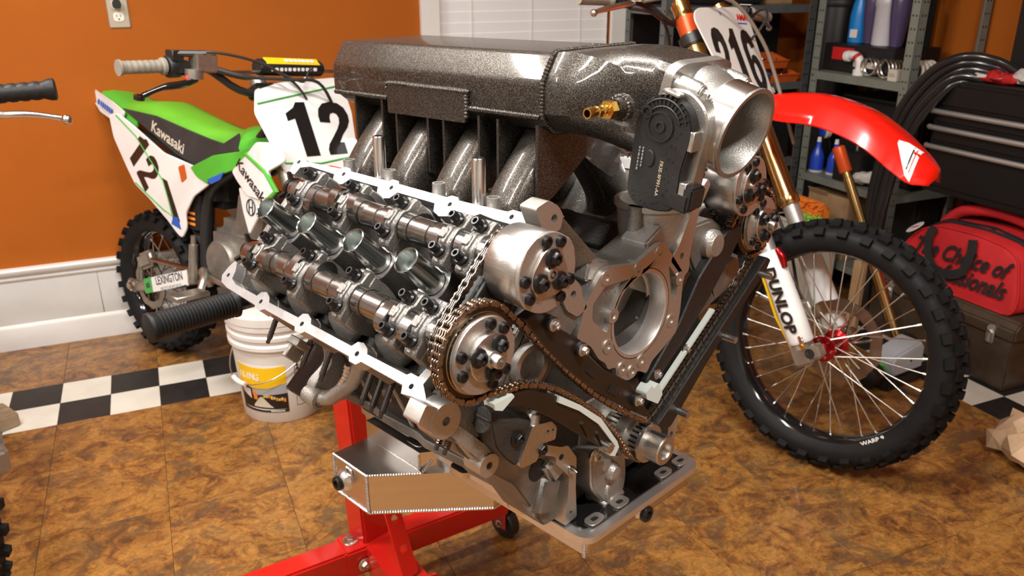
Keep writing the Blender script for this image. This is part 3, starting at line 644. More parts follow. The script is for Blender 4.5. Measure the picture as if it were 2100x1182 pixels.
# hydraulic tensioner with bracket
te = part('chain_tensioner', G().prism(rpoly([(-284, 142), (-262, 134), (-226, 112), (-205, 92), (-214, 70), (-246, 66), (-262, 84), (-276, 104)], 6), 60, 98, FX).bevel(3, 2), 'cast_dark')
part('tensioner_body', G().cyl((82, -282, 136), (86, -226, 108), 15, n=18), 'cast_dark', te)
part('plunger', G().lathe([(9, 0), (9, 14), (8, 16), (5, 16), (5, 20)], (92, -214, 104), (0, .25, 1), 20), 'steel_brushed', te)
part('tensioner_bracket', G().prism(rpoly([(-222, 110), (-190, 104), (-180, 92), (-182, 76), (-205, 80), (-214, 60), (-240, 62), (-244, 70)], 4), 98, 102, FX, [circle(-196, 92, 2.6, 10), circle(-187, 90, 2.6, 10)]), 'steel_brushed', te, sm=25)
for y, z in ((-243, 103), (-205, 72)): bolt(te, (98, y, z), (1, 0, 0), 7, 8, 'bolt_black', True)

# ---- chain guides
gd = part('chain_guide', G().prism(rpoly([(-246, 252), (-228, 257), (-202, 246), (-190, 226), (-152, 199), (-136, 174), (-109, 147), (-50, 104), (-9, 48), (-12, 40), (-82, 90), (-130, 128), (-178, 172), (-215, 212)], 4), 96, 112, FX).bevel(1.5), 'brown_plastic')
for y, z in ((-206, 237), (-156, 190), (-42, 80)):
    part('guide_boss', G().cyl((96, y, z), (117, y, z), 9, n=16), 'black_plastic', gd); bolt(gd, (117, y, z), (1, 0, 0), 5.2, 8, 'steel_brushed', True)
for y, z, r in ((-132, 152, .8), (-88, 110, .9)): part('guide_pocket', G().box((112.5, y, z), (2, 10, 22), MX.Rotation(r, 3, 'X')), 'black_plastic', gd)
arm_t = [(-290, 169), (-264, 170), (-240, 167), (-222, 158), (-188, 139), (-152, 112), (-113, 78), (-78, 30), (-74, 22)]
arm_b = [(-82, 16), (-90, 24), (-112, 40), (-157, 79), (-193, 110), (-240, 147), (-270, 158), (-292, 162)]
am = part('tensioner_arm', G().prism(arm_t + arm_b, 97, 111, FX).bevel(1), 'brown_plastic')
part('arm_liner', G().prism([(-292, 170), (-264, 172), (-262, 168), (-280, 158), (-291, 163)], 96, 113, FX), 'nylon_white', am)
lin = [(-190, 142), (-152, 115), (-112, 81), (-76, 32)]; lin2 = [(-72, 22), (-80, 12), (-90, 17), (-88, 22), (-82, 20), (-80, 27), (-116, 74), (-154, 108), (-192, 134)]
part('arm_liner', G().prism(lin + lin2, 95, 114, FX), 'nylon_white', am)
for y, z in ((-110, 50), (-140, 76)): part('arm_rib', G().box((112, y, z), (3, 4, 26), MX.Rotation(.5, 3, 'X')), 'brown_plastic', am)
part('arm_pin', G().cyl((111, -98, 34), (121, -98, 34), 6.5, n=14), 'steel_brushed', am)
# far side: straight guide with white strip, arm
fg = part('chain_guide', G().prism(rpoly([(58, -14), (84, 2), (170, 64), (262, 128), (330, 176), (344, 168), (330, 150), (262, 106), (176, 40), (96, -30), (72, -34)], 4), 58, 82, FX).bevel(1.5), 'black_plastic')
part('guide_strip', G().prism([(51, 31), (55, 28), (192, 125), (189, 128)], 72, 80, FX), 'nylon_white')
part('guide_clip', G().prism(rpoly([(18, 56), (30, 64), (36, 56), (46, 62), (58, 40), (48, 28), (20, 46)], 3), 70, 88, FX), 'nylon_white')
fa = part('tensioner_arm', G().prism(rpoly([(36, 62), (60, 84), (110, 130), (150, 186), (214, 240), (250, 246), (262, 232), (236, 200), (184, 146), (116, 90), (50, 44)], 5), 56, 74, FX).bevel(2), 'black_plastic')
for y, z in ((60, 66), (128, 82)): bolt(fa, (74, y, z), (1, 0, 0), 5, 8, 'steel_brushed', True)
for y, z in ((110, -10), (226, 72), (314, 152)): part('guide_pin', G().cyl((70, y, z), (100, y, z), 5.5, n=14), 'steel_brushed', fg)
ft = part('chain_tensioner', G().prism(rpoly([(140, 262), (196, 262), (232, 240), (244, 200), (214, 178), (160, 186), (138, 220)], 8), 18, 60, FX).bevel(4, 2), 'cast')
part('tensioner_cap', G().lathe([(22, 58), (22, 70), (16, 76), (.1, 76)], (0, 190, 226), (1, 0, 0), 22), 'cast_light', ft)
for y, z in ((232, 238), (196, 190)): bolt(ft, (60, y, z), (1, 0, 0), 6.5, 8, 'bolt_black', True)

# ---- crankshaft nose and sprockets
ck = part('crankshaft', G().lathe([(30, 20), (34, 24), (34, 58), (24, 60), (24, 112), (27, 113), (27, 117), (20.3, 118), (20.3, 142), (19, 143.5), (12, 143.5), (10, 140), (10, 120), (.1, 118)], (0, -8, 0), (1, 0, 0), 36), 'steel_brushed')
part('keyway', G().box((128, -8, 20), (24, 5, 2.4)), 'hole', ck)
for x0 in (60, 98):
    pts = [((21.5 + (4 if i % 4 in (1, 2) else 0)) * math.cos(2 * pi * i / 84) - 8, (21.5 + (4 if i % 4 in (1, 2) else 0)) * math.sin(2 * pi * i / 84)) for i in range(84)]
    part('crank_sprocket', G().prism(pts, x0, x0 + 12, FX), 'steel_dark', ck, sm=20)
part('trigger_ring', G().lathe([(22, 76), (32, 76), (32, 92), (22, 92)], (0, -8, 0), (1, 0, 0), 36), 'machined', ck)
part('main_web', G().prism(rpoly([(-70, 60), (60, 60), (70, -30), (30, -70), (-40, -70), (-80, -20)], 12), 20, 50, FX).bevel(3), 'cast')
# gerotor oil pump
op = part('oil_pump', G().prism(rpoly([(-90, 2), (-54, -8), (-12, -30), (-8, -62), (-12, -90), (-54, -92), (-86, -52)], 10), 44, 82, FX).bevel(6, 3), 'cast_light')
part('pump_dome', G().lathe([(14, 0), (13, 8), (9, 13), (.1, 15)], (80, -46, -40), (1, 0, 0), 18).lathe([(10, 0), (9, 8), (.1, 12)], (80, -62, -22), (1, 0, 0), 16), 'cast_light', op)
part('pump_foot', G().box((66, -36, -92), (38, 46, 12)).box((70, -50, -76), (30, 12, 30)).bevel(3), 'cast_light', op)
bolt(op, (78, -78, -4), (1, 0, 0), 7, 9, 'spoke', True); bolt(op, (70, -52, -98), (0, 0, -1), 5, 7, 'steel_brushed', True)
part('pickup_tube', G().tube(smooth([(30, -60, -70), (20, -70, -105), (-30, -70, -125)], 5), 15, 14), 'black_gloss', op)

# ---- oil pan
PR = rpoly([(-400, -132), (116, -132), (116, 134), (-400, 134)], 26, 6)
pan = part('oil_pan', G().prism(PR, -104, -94, FZ, [rpoly([(-385, -108), (92, -108), (92, 110), (-385, 110)], 20, 5)]), 'alu_lip', label='fabricated aluminium oil pan with welded kickout')
for x, n in ((-10, -140), (-130, -140), (-235, -140)): part('rail_tab', G().prism(rpoly([(x - 20, -130), (x - 14, -142), (x + 14, -142), (x + 20, -130)], 6), -104, -94, FZ), 'alu_sheet', pan)
def wall(p, q_, z0, z1, t=4):
    p, q_ = V((*p, 0)), V((*q_, 0)); d = (q_ - p).normalized(); n_ = V((-d.y, d.x, 0)) * t / 2
    return [(p.x + n_.x, p.y + n_.y), (q_.x + n_.x, q_.y + n_.y), (q_.x - n_.x, q_.y - n_.y), (p.x - n_.x, p.y - n_.y)], z0, z1
shal = [(-130, -124), (108, -124), (108, 126), (-130, 126)]
part('pan_shell', G().loft([[(x, y, -104) for x, y in rpoly([(-392, -125), (109, -125), (109, 127), (-392, 127)], 10, 3)], [(x, y, -128) for x, y in rpoly([(-392, -121), (104, -121), (104, 122), (-392, 122)], 8, 3)], [(x, y, -131) for x, y in rpoly([(-388, -117), (100, -117), (100, 118), (-388, 118)], 8, 3)]], False), 'alu_sheet', pan)
part('pan_floor', G().prism([(-388, -117), (100, -117), (100, 118), (-388, 118)], -132, -130, FZ), 'alu_sheet', pan)
KO = [(-345, -216), (-254, -216), (-126, -70), (-126, 70), (-254, 216), (-345, 216)]
part('sump_riser', G().prism([(-345, -150), (-206, -150), (-192, -128), (-192, -100), (-345, -100)], -130, -95, FZ), 'alu_sheet', pan, sm=20)
ko = part('sump_box', G().prism(KO, -196, -128, FZ), 'alu_sheet', pan, sm=20)
for pts_, r_w in (([(-345, -217, -128), (-254, -217, -128), (-200, -154, -128), (-196, -134, -112)], 2.6), ([(-254.5, -217, -128), (-254.5, -217, -196)], 3), ([(-345, -217, -128), (-345, -217, -196)], 2.4), ([(-345, -217, -196), (-254, -217, -196)], 2.4), ([(-254, -217, -196), (-126, -71, -196), (-126, 60, -196)], 2.4), ([(104, -124, -106), (103, -122, -130)], 3), ([(103, -121, -130), (103, 120, -130)], 1.6), ([(-345, -150, -128), (-206, -150, -128)], 1.6), ([(-206, -151, -128), (-206, -151, -97)], 2.2)):
    g = G()
    for q0, q1 in zip(pts_[:-1], pts_[1:]): bead(g, [q0, q1], r_w, 4)
    part('weld_bead', g, 'alu_weld', pan)
bead(g := G(), [(-308, -218, -136), (-296, -218, -136), (-294, -218, -144), (-296, -218, -148), (-308, -218, -148), (-310, -218, -142)], 2, 3); part('weld_patch', g, 'alu_weld', pan)
for (o_, a_) in (((-318, -216, -166), (0, -1, 0)), ((104, -2, -117), (1, 0, 0))):
    b_ = part('pan_bung', G().lathe([(19, 0), (17, 4), (12, 8), (12, 10)], o_, a_, 22) if a_[1] else G().lathe([(14, 0), (12, 5), (11, 8)], o_, a_, 20), 'alu_weld', pan)
    e = 10 if a_[1] else 8; p_ = V(o_) + V(a_) * e; part('pan_plug', G().lathe([(12, 0), (12, 6), (10.5, 7.5), (6, 7.5), (5.4, 3)], p_, a_, 18), 'bolt_black', pan)
# black windage tray with oval washers
part('windage_tray', G().prism(rpoly([(-380, -118), (103, -118), (103, 120), (-380, 120)], 22, 6), -94, -91.5, FZ, [rpoly([(-360, -84), (62, -84), (62, 92), (-360, 92)], 18, 5)]), 'black_gloss', pan)
part('tray_well', G().loft([[(x, y, -92) for x, y in rpoly([(-360, -84), (62, -84), (62, 92), (-360, 92)], 18, 5)], [(x, y, -120) for x, y in rpoly([(-350, -74), (50, -74), (50, 82), (-350, 82)], 14, 5)]], False).prism([(-350, -74), (50, -74), (50, 82), (-350, 82)], -121, -119, FZ), 'black_gloss', pan)
for x, y in ((94, -92), (94, -38), (94, 64), (94, 108), (40, 108), (-40, 108)):
    sx, sy = (9, 15) if x > 60 else (15, 9)
    def oval(k): return [((sx if abs(math.cos(t)) > 0 else sx) * k * abs(math.cos(t)) ** .6 * (1 if math.cos(t) > 0 else -1) + x, sy * k * abs(math.sin(t)) ** .6 * (1 if math.sin(t) > 0 else -1) + y) for t in [2 * pi * i / 20 for i in range(20)]]
    wsh = part('slot_washer', G().prism(oval(1), -91, -88.5, FZ, [oval(.42)]), 'machined', pan); part('slot_hole', G().prism(oval(.42), -91, -89.6, FZ), 'hole', wsh)

# ---- intake manifold
im = thing('intake_manifold', None, None); im.parent = eng; im.location = (0, 0, 0); im['label'] = 'dark metal-flake sheet-metal intake manifold'
tz = lambda x: .022 * (x + 440)
OCT = [(-76, 498), (76, 498), (97, 464), (97, 424), (72, 404), (-72, 404), (-97, 424), (-97, 464)]
def osec(x, k=1., dz=0): return [(x, y * k, 452 + (z - 452) * k + tz(x) + dz) for y, z in rpoly(OCT, 5, 3)]
part('plenum', G().loft([osec(-449, .93), osec(-446, .98), osec(-440), osec(-300), osec(-150), osec(-6)]), 'flake_paint', im, sm=28)
for x0_, x1_ in ((-440, -306), (-136, -8)): part('weld_bead', bead(G(), [(x0_, -98.3, 424 + tz(x0_)), (x1_, -98.3, 424 + tz(x1_))], 3.6, 4.4), 'flake_paint', im)
g = G()
ring = [V((-5, y * 1.012, 452 + (z - 452) * 1.012 + tz(-5))) for y, z in rpoly(OCT, 6, 3)]; bead(g, ring, 3.6, 4.4, True)
ring = [V((-440, y * 1.004, 452 + (z - 452) * 1.004 + tz(-440))) for y, z in rpoly(OCT, 6, 3)]
part('weld_bead', g, 'flake_paint', im)
pn = part('side_plate', G().prism(rpoly([(-304, 407), (-138, 412), (-138, 446), (-142, 450), (-300, 447), (-304, 443)], 3), -101.5, -97, FY), 'flake_paint', im)
g = G(); bead(g, [(-304, -100, 440), (-300, -100, 449), (-220, -100, 450.5), (-141, -100, 452), (-137, -100, 448), (-137, -100, 418)], 3.2, 4.4); part('weld_bead', g, 'flake_paint', im)
# transition nose to the throttle flange
TA = V((math.cos(.26), 0, -math.sin(.26))); TU = V((math.sin(.26), 0, math.cos(.26))); TO = V((210, 0, 429))
TB = lambda h, y, u: TO + TA * h + V((0, y, 0)) + TU * u
def rad(poly, t):
    d = V((math.cos(t), math.sin(t))); best = 0
    for i in range(len(poly)):
        p, q_ = V(poly[i]), V(poly[(i + 1) % len(poly)]); e = q_ - p; den = d.x * e.y - d.y * e.x
        if abs(den) < 1e-9: continue
        s_ = (p.x * e.y - p.y * e.x) / den; u_ = (p.x * d.y - p.y * d.x) / den
        if s_ > 0 and -.001 <= u_ <= 1.001: best = max(best, s_)
    return best
OC = [(y, z - 452) for y, z in OCT]; SQ = rpoly([(-56, -56), (56, -56), (56, 56), (-56, 56)], 22, 5)
secs = []
for i in range(13):
    t = i / 12; e = t * t * (3 - 2 * t); c0 = V((-5 + 133 * t, 0, 452 + tz(-5))); c0.z += (450 - 452 - tz(-5)) * e + 4 * math.sin(pi * t)
    U = V((math.sin(.26 * e), 0, math.cos(.26 * e))); ring = []
    for j in range(40):
        th = 2 * pi * j / 40 + .0785; r = rad(OC, th) * (1 - e) + rad(SQ, th) * e; r *= 1 + .07 * math.sin(pi * t)
        ring.append(c0 + V((0, 1, 0)) * r * math.cos(th) + U * r * math.sin(th))
    secs.append(ring)
part('nose_cone', G().loft(secs), 'flake_paint', im, sm=30)
# runners, fins
for side in (-1, 1):
    for k, (f0, f1) in enumerate(((-387, -320), (-287, -217), (-184, -114), (-79, -11))):
        cx = (f0 + f1) / 2 + (0 if side < 0 else -30); o_ = 0 if side < 0 else -30
        path = smooth([(cx, side * 22, 410), (cx, side * 42, 390), (cx, side * 72, 359), (cx, side * 100, 327), (cx, side * 121, 292), (cx, side * 127, 258)], 4); secs = []
        for i, p in enumerate(path):
            t = (path[min(i + 1, len(path) - 1)] - path[max(i - 1, 0)]).normalized(); nn = V((1, 0, 0)).cross(t)
            secs.append([p + V((1, 0, 0)) * 31 * (abs(math.cos(a)) ** .55) * (1 if math.cos(a) > 0 else -1) + nn * 29 * (abs(math.sin(a)) ** .75) * (1 if math.sin(a) > 0 else -1) for a in [2 * pi * j / 24 for j in range(24)]])
        rn = part('runner', G().loft(secs), 'flake_paint', im, sm=50)
        if side < 0:
            g = G(); bead(g, [p + V((-14, -30, 6)) + V((0, 2, 0)) for p in path[4:11]], 2.8, 5); part('weld_bead', g, 'flake_paint', rn)
        for fx_ in (f0, f1):
            part('fin', G().prism([(side * 100, 424), (side * 100, 334), (side * 84, 326), (side * 72, 331), (side * 40, 352), (side * 8, 376), (side * 8, 410)], fx_ + o_ - 2, fx_ + o_ + 2, FX), 'flake_paint', im)
part('port_flange', G().prism([(-178, 262), (-166, 276), (-118, 252), (-126, 238)], -400, 6, FX), 'flake_paint', im)
part('port_flange', G().prism([(178, 262), (166, 276), (118, 252), (126, 238)], -430, -24, FX), 'flake_paint', im)
# brass hose barb on a welded bung
fb = part('bung', G().lathe([(15, 0), (13, 6), (10.5, 14), (10.5, 18)], (106, -84, 457), (0, -1, 0), 20), 'flake_paint', im)
g = G(); bead(g, [(106 + 13 * math.cos(t), -91, 457 + 13 * math.sin(t)) for t in [2 * pi * i / 12 for i in range(12)]], 2.6, 4, True); part('weld_bead', g, 'flake_paint', fb)
hb = part('hose_barb', G().lathe([(6, 0), (6, 6), (8.6, 6.5), (8.6, 12), (6.4, 13), (5.4, 15), (6.4, 22), (5.4, 23), (6.4, 31), (5.4, 32), (6.4, 40), (5.8, 46), (4.2, 46), (4.2, 20)], (106, -101, 457), (0, -1, 0), 20), 'brass', im)
part('barb_hex', G().hexp((106, -105, 457), (106, -115, 457), 10.5), 'brass', hb)

# ---- throttle body
tb = thing('throttle_body', None, None); tb.parent = eng; tb['label'] = 'satin aluminium throttle body with a wide open mouth'
gT = lambda: G(TB)
def latheT(prof, y=0, u=0, n=32, cap=True): return gT().lathe(prof, (0, y, u), (1, 0, 0), n, cap)
part('mount_flange', gT().prism(rpoly([(-58, -54), (58, -54), (58, 50), (40, 57), (-40, 57), (-58, 50)], 16, 5), -86, -74, lambda a, b, h: V((h, a, b)), [circle(0, 0, 46, 32)]), 'alu_tb', tb)
part('barrel', latheT([(45, -84), (53, -76), (53, -56), (50, -46), (46.5, -40), (46.5, -36), (50.5, -35), (50.5, -4), (52, -3), (52, 0), (47, 0), (46, -1.5), (45.5, -40), (45, -84)], n=56, cap=False), 'alu_tb', tb)
part('barrel_rim', latheT([(50.4, -34.5), (50.9, -34), (50.9, -5), (50.4, -4.5)], n=56, cap=False), 'alu_bright', tb)
part('throttle_plate', latheT([(.1, -62), (45, -62), (45, -60), (.1, -60)], n=40), 'machined', tb)
for y, u in ((-45, 36), (45, 36), (45, -40), (-45, -40)):
    ps = part('bolt_post', latheT([(11, -80), (11, -48), (9.5, -44), (9.5, -42)], y, u, 20), 'alu_tb', tb)
    bolt(ps, TB(-42, y, u), TA, 5.4, 9, 'steel_brushed', True)
# actuator cover (black plastic) on the near side
AC = rpoly([(107, 362), (116, 438), (121, 454), (132, 467), (150, 473), (170, 470), (184, 459), (190, 444), (188, 424), (180, 396), (176, 356), (168, 348), (150, 345), (120, 347)], 8, 3)
part('gear_case', G().prism(rpoly([(112, 362), (120, 440), (128, 462), (148, 480), (176, 478), (196, 462), (200, 440), (190, 400), (182, 356), (150, 348), (122, 350)], 10, 4), -62, -40, FY).bevel(2), 'alu_tb', tb)
acv = part('actuator_cover', G().prism(AC, -76, -62, FY).bevel(1.8, 2), 'black_plastic', tb)
fyc = lambda cx, cz, prof, n=28: G().lathe(prof, (cx, -76, cz), (0, -1, 0), n)
part('cover_ring', fyc(150, 440, [(17, -1), (17, 2), (14.5, 2), (14.5, .4)]).lathe([(6.5, -1), (6.5, 2.4), (4, 2.4), (4, .6)], (150, -76, 440), (0, -1, 0), 20), 'black_plastic', acv)
part('cover_ring', fyc(133, 454, [(6.5, -1), (6.5, 3), (4.6, 3), (4.6, .6)], 20), 'black_plastic', acv)
part('cover_ring', G().prism([(139 + 6 * math.cos(t), 404 + 9.5 * math.sin(t)) for t in [2 * pi * i / 20 for i in range(20)]], -78.4, -75.5, FY).bevel(.8), 'black_plastic', acv)
g = G()
for i in range(13):
    t = math.radians(18 + 11.5 * i); g.box((153 + 27 * math.cos(t), -74, 440 + 27 * math.sin(t)), (14, 7, 1.6), MX.Rotation(-t, 3, 'Y'))
for rr in (22, 30): g.tube([(153 + rr * math.cos(math.radians(a)), -77, 440 + rr * math.sin(math.radians(a))) for a in range(10, 170, 8)], 1.1, 6)
part('cover_ribs', g, 'black_plastic', acv)
g = G()
random.seed(3)
for x, z in ((166, 432), (171, 431), (165, 421), (170, 420), (159, 412), (162, 406), (168, 404), (160, 396), (158, 384), (164, 382), (162, 372), (158, 366), (150, 356), (144, 354), (116, 364), (118, 358), (128, 354), (134, 352), (176, 436)): g.cyl((x, -75.5, z), (x, -77, z), 1.2, n=8)
part('cover_dots', g, 'black_plastic', acv)
for x, z in ((187, 428), (181, 372)): part('cover_clip', G().box((x, -68, z), (9, 14, 22), MX.Rotation(.12, 3, 'Y')).bevel(1), 'steel_brushed', acv)
part('cover_clip', G().box((160, -70, 476), (22, 12, 4), MX.Rotation(.25, 3, 'Y')).bevel(1), 'steel_brushed', acv)
part('connector', G().box((176, -66, 362), (30, 22, 22), MX.Rotation(.15, 3, 'Y')).box((188, -62, 366), (14, 26, 26), MX.Rotation(.15, 3, 'Y')).bevel(2.5, 2), 'black_plastic', acv)
text('part_number', 'FR3E-9F991-AA', 6.2, 'tan_print', acv, (152, -76.5, 383), (-.13, 0, -1), (1, 0, -.13))
marks('part_marking', (3, 2, 4, 2.5, 3, 2, 3.5), 2, 'ink_grey', acv, (123, -76.3, 402), (-.13, 0, -1), (1, 0, -.13)); marks('part_marking', (2, 3, 2.5, 4, 2, 3), 1.8, 'ink_grey', acv, (128, -76.3, 404), (-.13, 0, -1), (1, 0, -.13))

# ---- loose dowels and short stubs beside the upper rail
for x in (-252, -52): part('guide_dowel', G().lathe([(6, 318), (6, 330), (8.6, 331), (8.6, 386), (7.4, 388)], (x, -158, 0), (0, 0, 1), 20), 'alu_bright')
for x in (-336, -239, -135, -33): part('bolt_sleeve', G().lathe([(8.5, 318), (8.5, 342), (6.4, 342), (6.4, 334)], (x, -152, 0), (0, 0, 1), 18), 'cast_light')

# ================================================================ ENGINE STAND (world mm, z from the floor)
st = thing('engine_stand', 'red steel engine stand with a black handle under the V8 engine', 'engine stand', (0, 0, 0))
SR = math.radians(-12.5); SO = V((-648, 45, 0))
def ST(x, y, z): c, s_ = math.cos(SR), math.sin(SR); return V((SO.x + x * c - y * s_, SO.y + x * s_ + y * c, z))
def stube(p, q_, w, h, up=V((0, 0, 1)), g=None, wall=0):
    p, q_ = V(p), V(q_); a = (q_ - p).normalized(); u = up.cross(a).normalized(); v = a.cross(u); g = g or G()
    for e, k in ((1., 0), (1 - wall, 1)):
        if k and not wall: break
        P = [(-w / 2 * e, -h / 2 * e), (w / 2 * e, -h / 2 * e), (w / 2 * e, h / 2 * e), (-w / 2 * e, h / 2 * e)]
        g.loft([[p + u * i + v * j for i, j in P], [q_ + u * i + v * j for i, j in P]], not wall)
    return g
ob('cross_leg', stube(ST(0, -560, 112), ST(0, 345, 112), 60, 64).bevel(5, 2), 'red_paint', st)
ob('leg_sleeve', stube(ST(0, -78, 112), ST(0, 60, 112), 72, 70).bevel(5, 2), 'red_paint', st)
stub = stube(ST(30, 8, 112), ST(196, 8, 112), 74, 68, wall=.1); ob('forward_socket', stub, 'red_paint', st)
ob('socket_mouth', G().box(ST(60, 8, 112), (6, 60, 54), MX.Rotation(SR, 3, 'Z')), 'hole', st)
ob('post', stube((-662, 44, 130), (-690, 30, 980), 66, 66, V((1, 0, 0))).bevel(5, 2), 'red_paint', st)
br = G()
d0, d1 = ST(44, 12, 330), ST(176, 10, 150)
ax_ = (d1 - d0).normalized(); sd = V((0, 1, 0)); nrm = ax_.cross(sd).normalized()
L_ = (d1 - d0).length; br.prism(rpoly([(-19, 0), (19, 0), (19, L_), (-19, L_)], 6), -3, 3, lambda a, b, h: d0 + sd * a + ax_ * b + nrm * h, [circle(0, L_ * k, 8.5, 14) for k in (.18, .45, .74)])
ob('brace_bar', br, 'red_paint', st)
ob('lock_tab', G().prism(rpoly([(-16, 0), (16, 0), (14, 34), (-14, 34)], 9), -3, 3, lambda a, b, h: ST(190 + h, 52 + a, 112 + b), [circle(0, 18, 6, 12)]), 'red_paint', st)
bolt(st, ST(-4, -52, 147), (0, 0, 1), 12, 12, 'spoke'); bolt(st, ST(38, -38, 108), (1, -.2, 0), 11, 14, 'spoke')
def caster(p, lab):
    p = V(p)
    ck_ = ob('caster_fork', G().box(p + V((0, -18, 62)), (40, 4, 60)).box(p + V((0, 18, 62)), (40, 4, 60)).box(p + V((0, 0, 92)), (44, 44, 8)).bevel(1.5), 'red_paint', st)
    ob('caster_wheel', G().lathe([(12, -14), (36, -14), (40, -10), (40, 10), (36, 14), (12, 14)], p + V((0, 0, 40)), (0, 1, 0), 26), 'black_plastic', ck_); bolt(ck_, p + V((0, -20, 44)), (0, -1, 0), 7, 8, 'spoke')
caster(ST(0, 352, 0), ''); caster(ST(0, -530, 0), ''); 
E0 = V((0, 0, ZC))
ob('swivel_tube', G().lathe([(46, 0), (46, 30), (40, 32), (40, 190), (48, 192), (48, 205)], (-690, 14, 822), (1, -.05, 0), 28), 'red_paint', st)
ob('head_plate', G().lathe([(20, -500), (96, -500), (96, -488), (20, -488)], (0, 0, 822), (1, 0, 0), 32), 'black_gloss', st)
for y, z in ((-186, -68), (186, -68), (-150, 180), (150, 180)):
    p0 = V((-476, y * .04, 826)); p1 = V((-470, y, z + ZC - 2)); d = (p1 - p0).normalized()
    a = ob('mount_arm', stube(p0, p1 + d * 16, 42, 42, V((1, 0, 0))).bevel(2.5), 'black_gloss', st)
    ob('arm_spacer', G().lathe([(17, 0), (17, 14), (14, 16), (14, 40)], p1 + V((10, 0, 0)), (1, 0, 0), 20), 'black_gloss', a)
hn = ob('turn_handle', G().cyl((-484, -40, 852), (-484, -310, 852), 14, n=20), 'black_gloss', st)
rr = [(15, 0)] + [(19.5 + (1.6 if i % 2 else -1.2), 3 + i * 2.6) for i in range(46)] + [(21, 124), (22.5, 126), (22.5, 131), (20, 133)]
ob('handle_grip', G().lathe([(22, 0), (22, 5)] + [(r, h + 5) for r, h in rr[1:]], (-484, -282, 852), (0, -1, 0), 28), 'grip_rubber', hn, sm=60)

# ================================================================ BUCKET
bk_ = rthing('bucket', 'white five gallon plastic bucket with yellow label and wire bail', 'bucket', 836, 452, 0, math.radians(-6.3))
H = 372
rb = lambda z: 130 + 20 * z / H
ob('pail', G().lathe([(rb(0) - 3, 0), (rb(0), 4), (rb(120), 120), (rb(250), 250), (rb(252) + 2, 252), (rb(262) + 9, 258), (rb(270) + 9, 270), (rb(274) + 2, 276), (rb(284) + 2, 284), (rb(290) + 8, 290), (rb(300) + 8, 302), (rb(306) + 2, 307), (rb(316) + 2, 316), (rb(322) + 8, 322), (rb(332) + 8, 334), (rb(338) + 3, 340)], (0, 0, 0), (0, 0, 1), 56), 'bucket_white', bk_)
lid = ob('lid', G().lathe([(rb(334) + 6, 338), (rb(340) + 10, 340), (rb(360) + 10, 366), (rb(360) + 6, 370), (rb(360) - 4, 370), (rb(360) - 10, 358), (.5, 358)], (0, 0, 0), (0, 0, 1), 56), 'bucket_white', bk_)
def cpatch(a0, a1, z0, z1, off, n=14, top=None, bot=None):
    """curved label piece on the pail between two angles (degrees); optional wavy edges"""
    g = G(); secs = []
    for i in range(n + 1):
        t = i / n; a = math.radians(a0 + (a1 - a0) * t); zt = z1 if top is None else top(t); zb = z0 if bot is None else bot(t)
        ring = []
        for (z, o_) in ((zb, off), (zt, off), (zt, off - .5), (zb, off - .5)):
            r = rb(z) + o_; ring.append((r * math.cos(a), r * math.sin(a), z))
        secs.append(ring)
    return g.loft(secs)
lb = ob('front_label', cpatch(-66, 4, 40, 205, .5), 'ink_white', bk_)
sag = lambda t: 136 - 16 * math.sin(pi * min(1, t * 1.05)) + 8 * t
ob('label_band', cpatch(-66, 4, 130, 205, .9, bot=sag, top=lambda t: 204 - 6 * math.sin(pi * t)), 'ink_yellow', lb)
ob('label_picture', cpatch(-66, 4, 52, 130, .8, top=lambda t: sag(t) - 1), 'brown_plastic', lb)
ob('label_sky', cpatch(-44, 4, 104, 130, 1.0, top=lambda t: sag(.3 + .7 * t) - 2, bot=lambda t: 100 + 8 * t), 'device_grey', lb)
ob('label_roof', cpatch(-44, -16, 58, 100, 1.1, 8, top=lambda t: 60 + 40 * max(0, 1 - abs(t * 2 - .9))), 'cream', lb)
ob('label_wall', cpatch(-62, -47, 84, 118, 1.1, 6, bot=lambda t: 104 - 20 * t), 'ink_white', lb)
ob('label_figure', cpatch(-43, -37, 84, 114, 1.3, 4), 'ink_orange', lb)
for i in range(9): ob('label_tile', cpatch(-28 + i * 3.3, -25.4 + i * 3.3, 94 - 2.2 * i + (i * 7 % 5), 104 - 2.2 * i + (i * 5 % 6), 1.3, 2), ('ink_yellow', 'cream', 'ink_orange')[i % 3], lb)
ob('label_foot', cpatch(-66, 4, 40, 52, 1.0, top=lambda t: 52 - 4 * math.sin(pi * t)), 'ink_black', lb)
for i, ch in enumerate('ILING'):
    a = math.radians(-61 + i * 6.6); z = 168 - 1.2 * i; r = rb(z) + 1.2
    text('label_letter', ch, 34, 'ink_white', lb, (r * math.cos(a), r * math.sin(a), z), (-math.sin(a), math.cos(a), 0), (0, 0, 1), off=.6, sx=.8)
for i in range(8): ob('label_smallprint', cpatch(-20 + i * 2.4, -18.3 + i * 2.4, 43, 47.5, 1.4, 2), 'ink_white', lb)
wl = ob('warning_label', cpatch(15, 46, 56, 222, .5), 'paper', bk_)
for a0, a1, z0, z1 in ((15, 46, 220, 222), (15, 46, 56, 58), (15, 15.8, 56, 222), (45.2, 46, 56, 222), (15, 46, 182, 184), (15, 46, 120, 122)): ob('label_rule', cpatch(a0, a1, z0, z1, .8, 6), 'ink_black', wl)
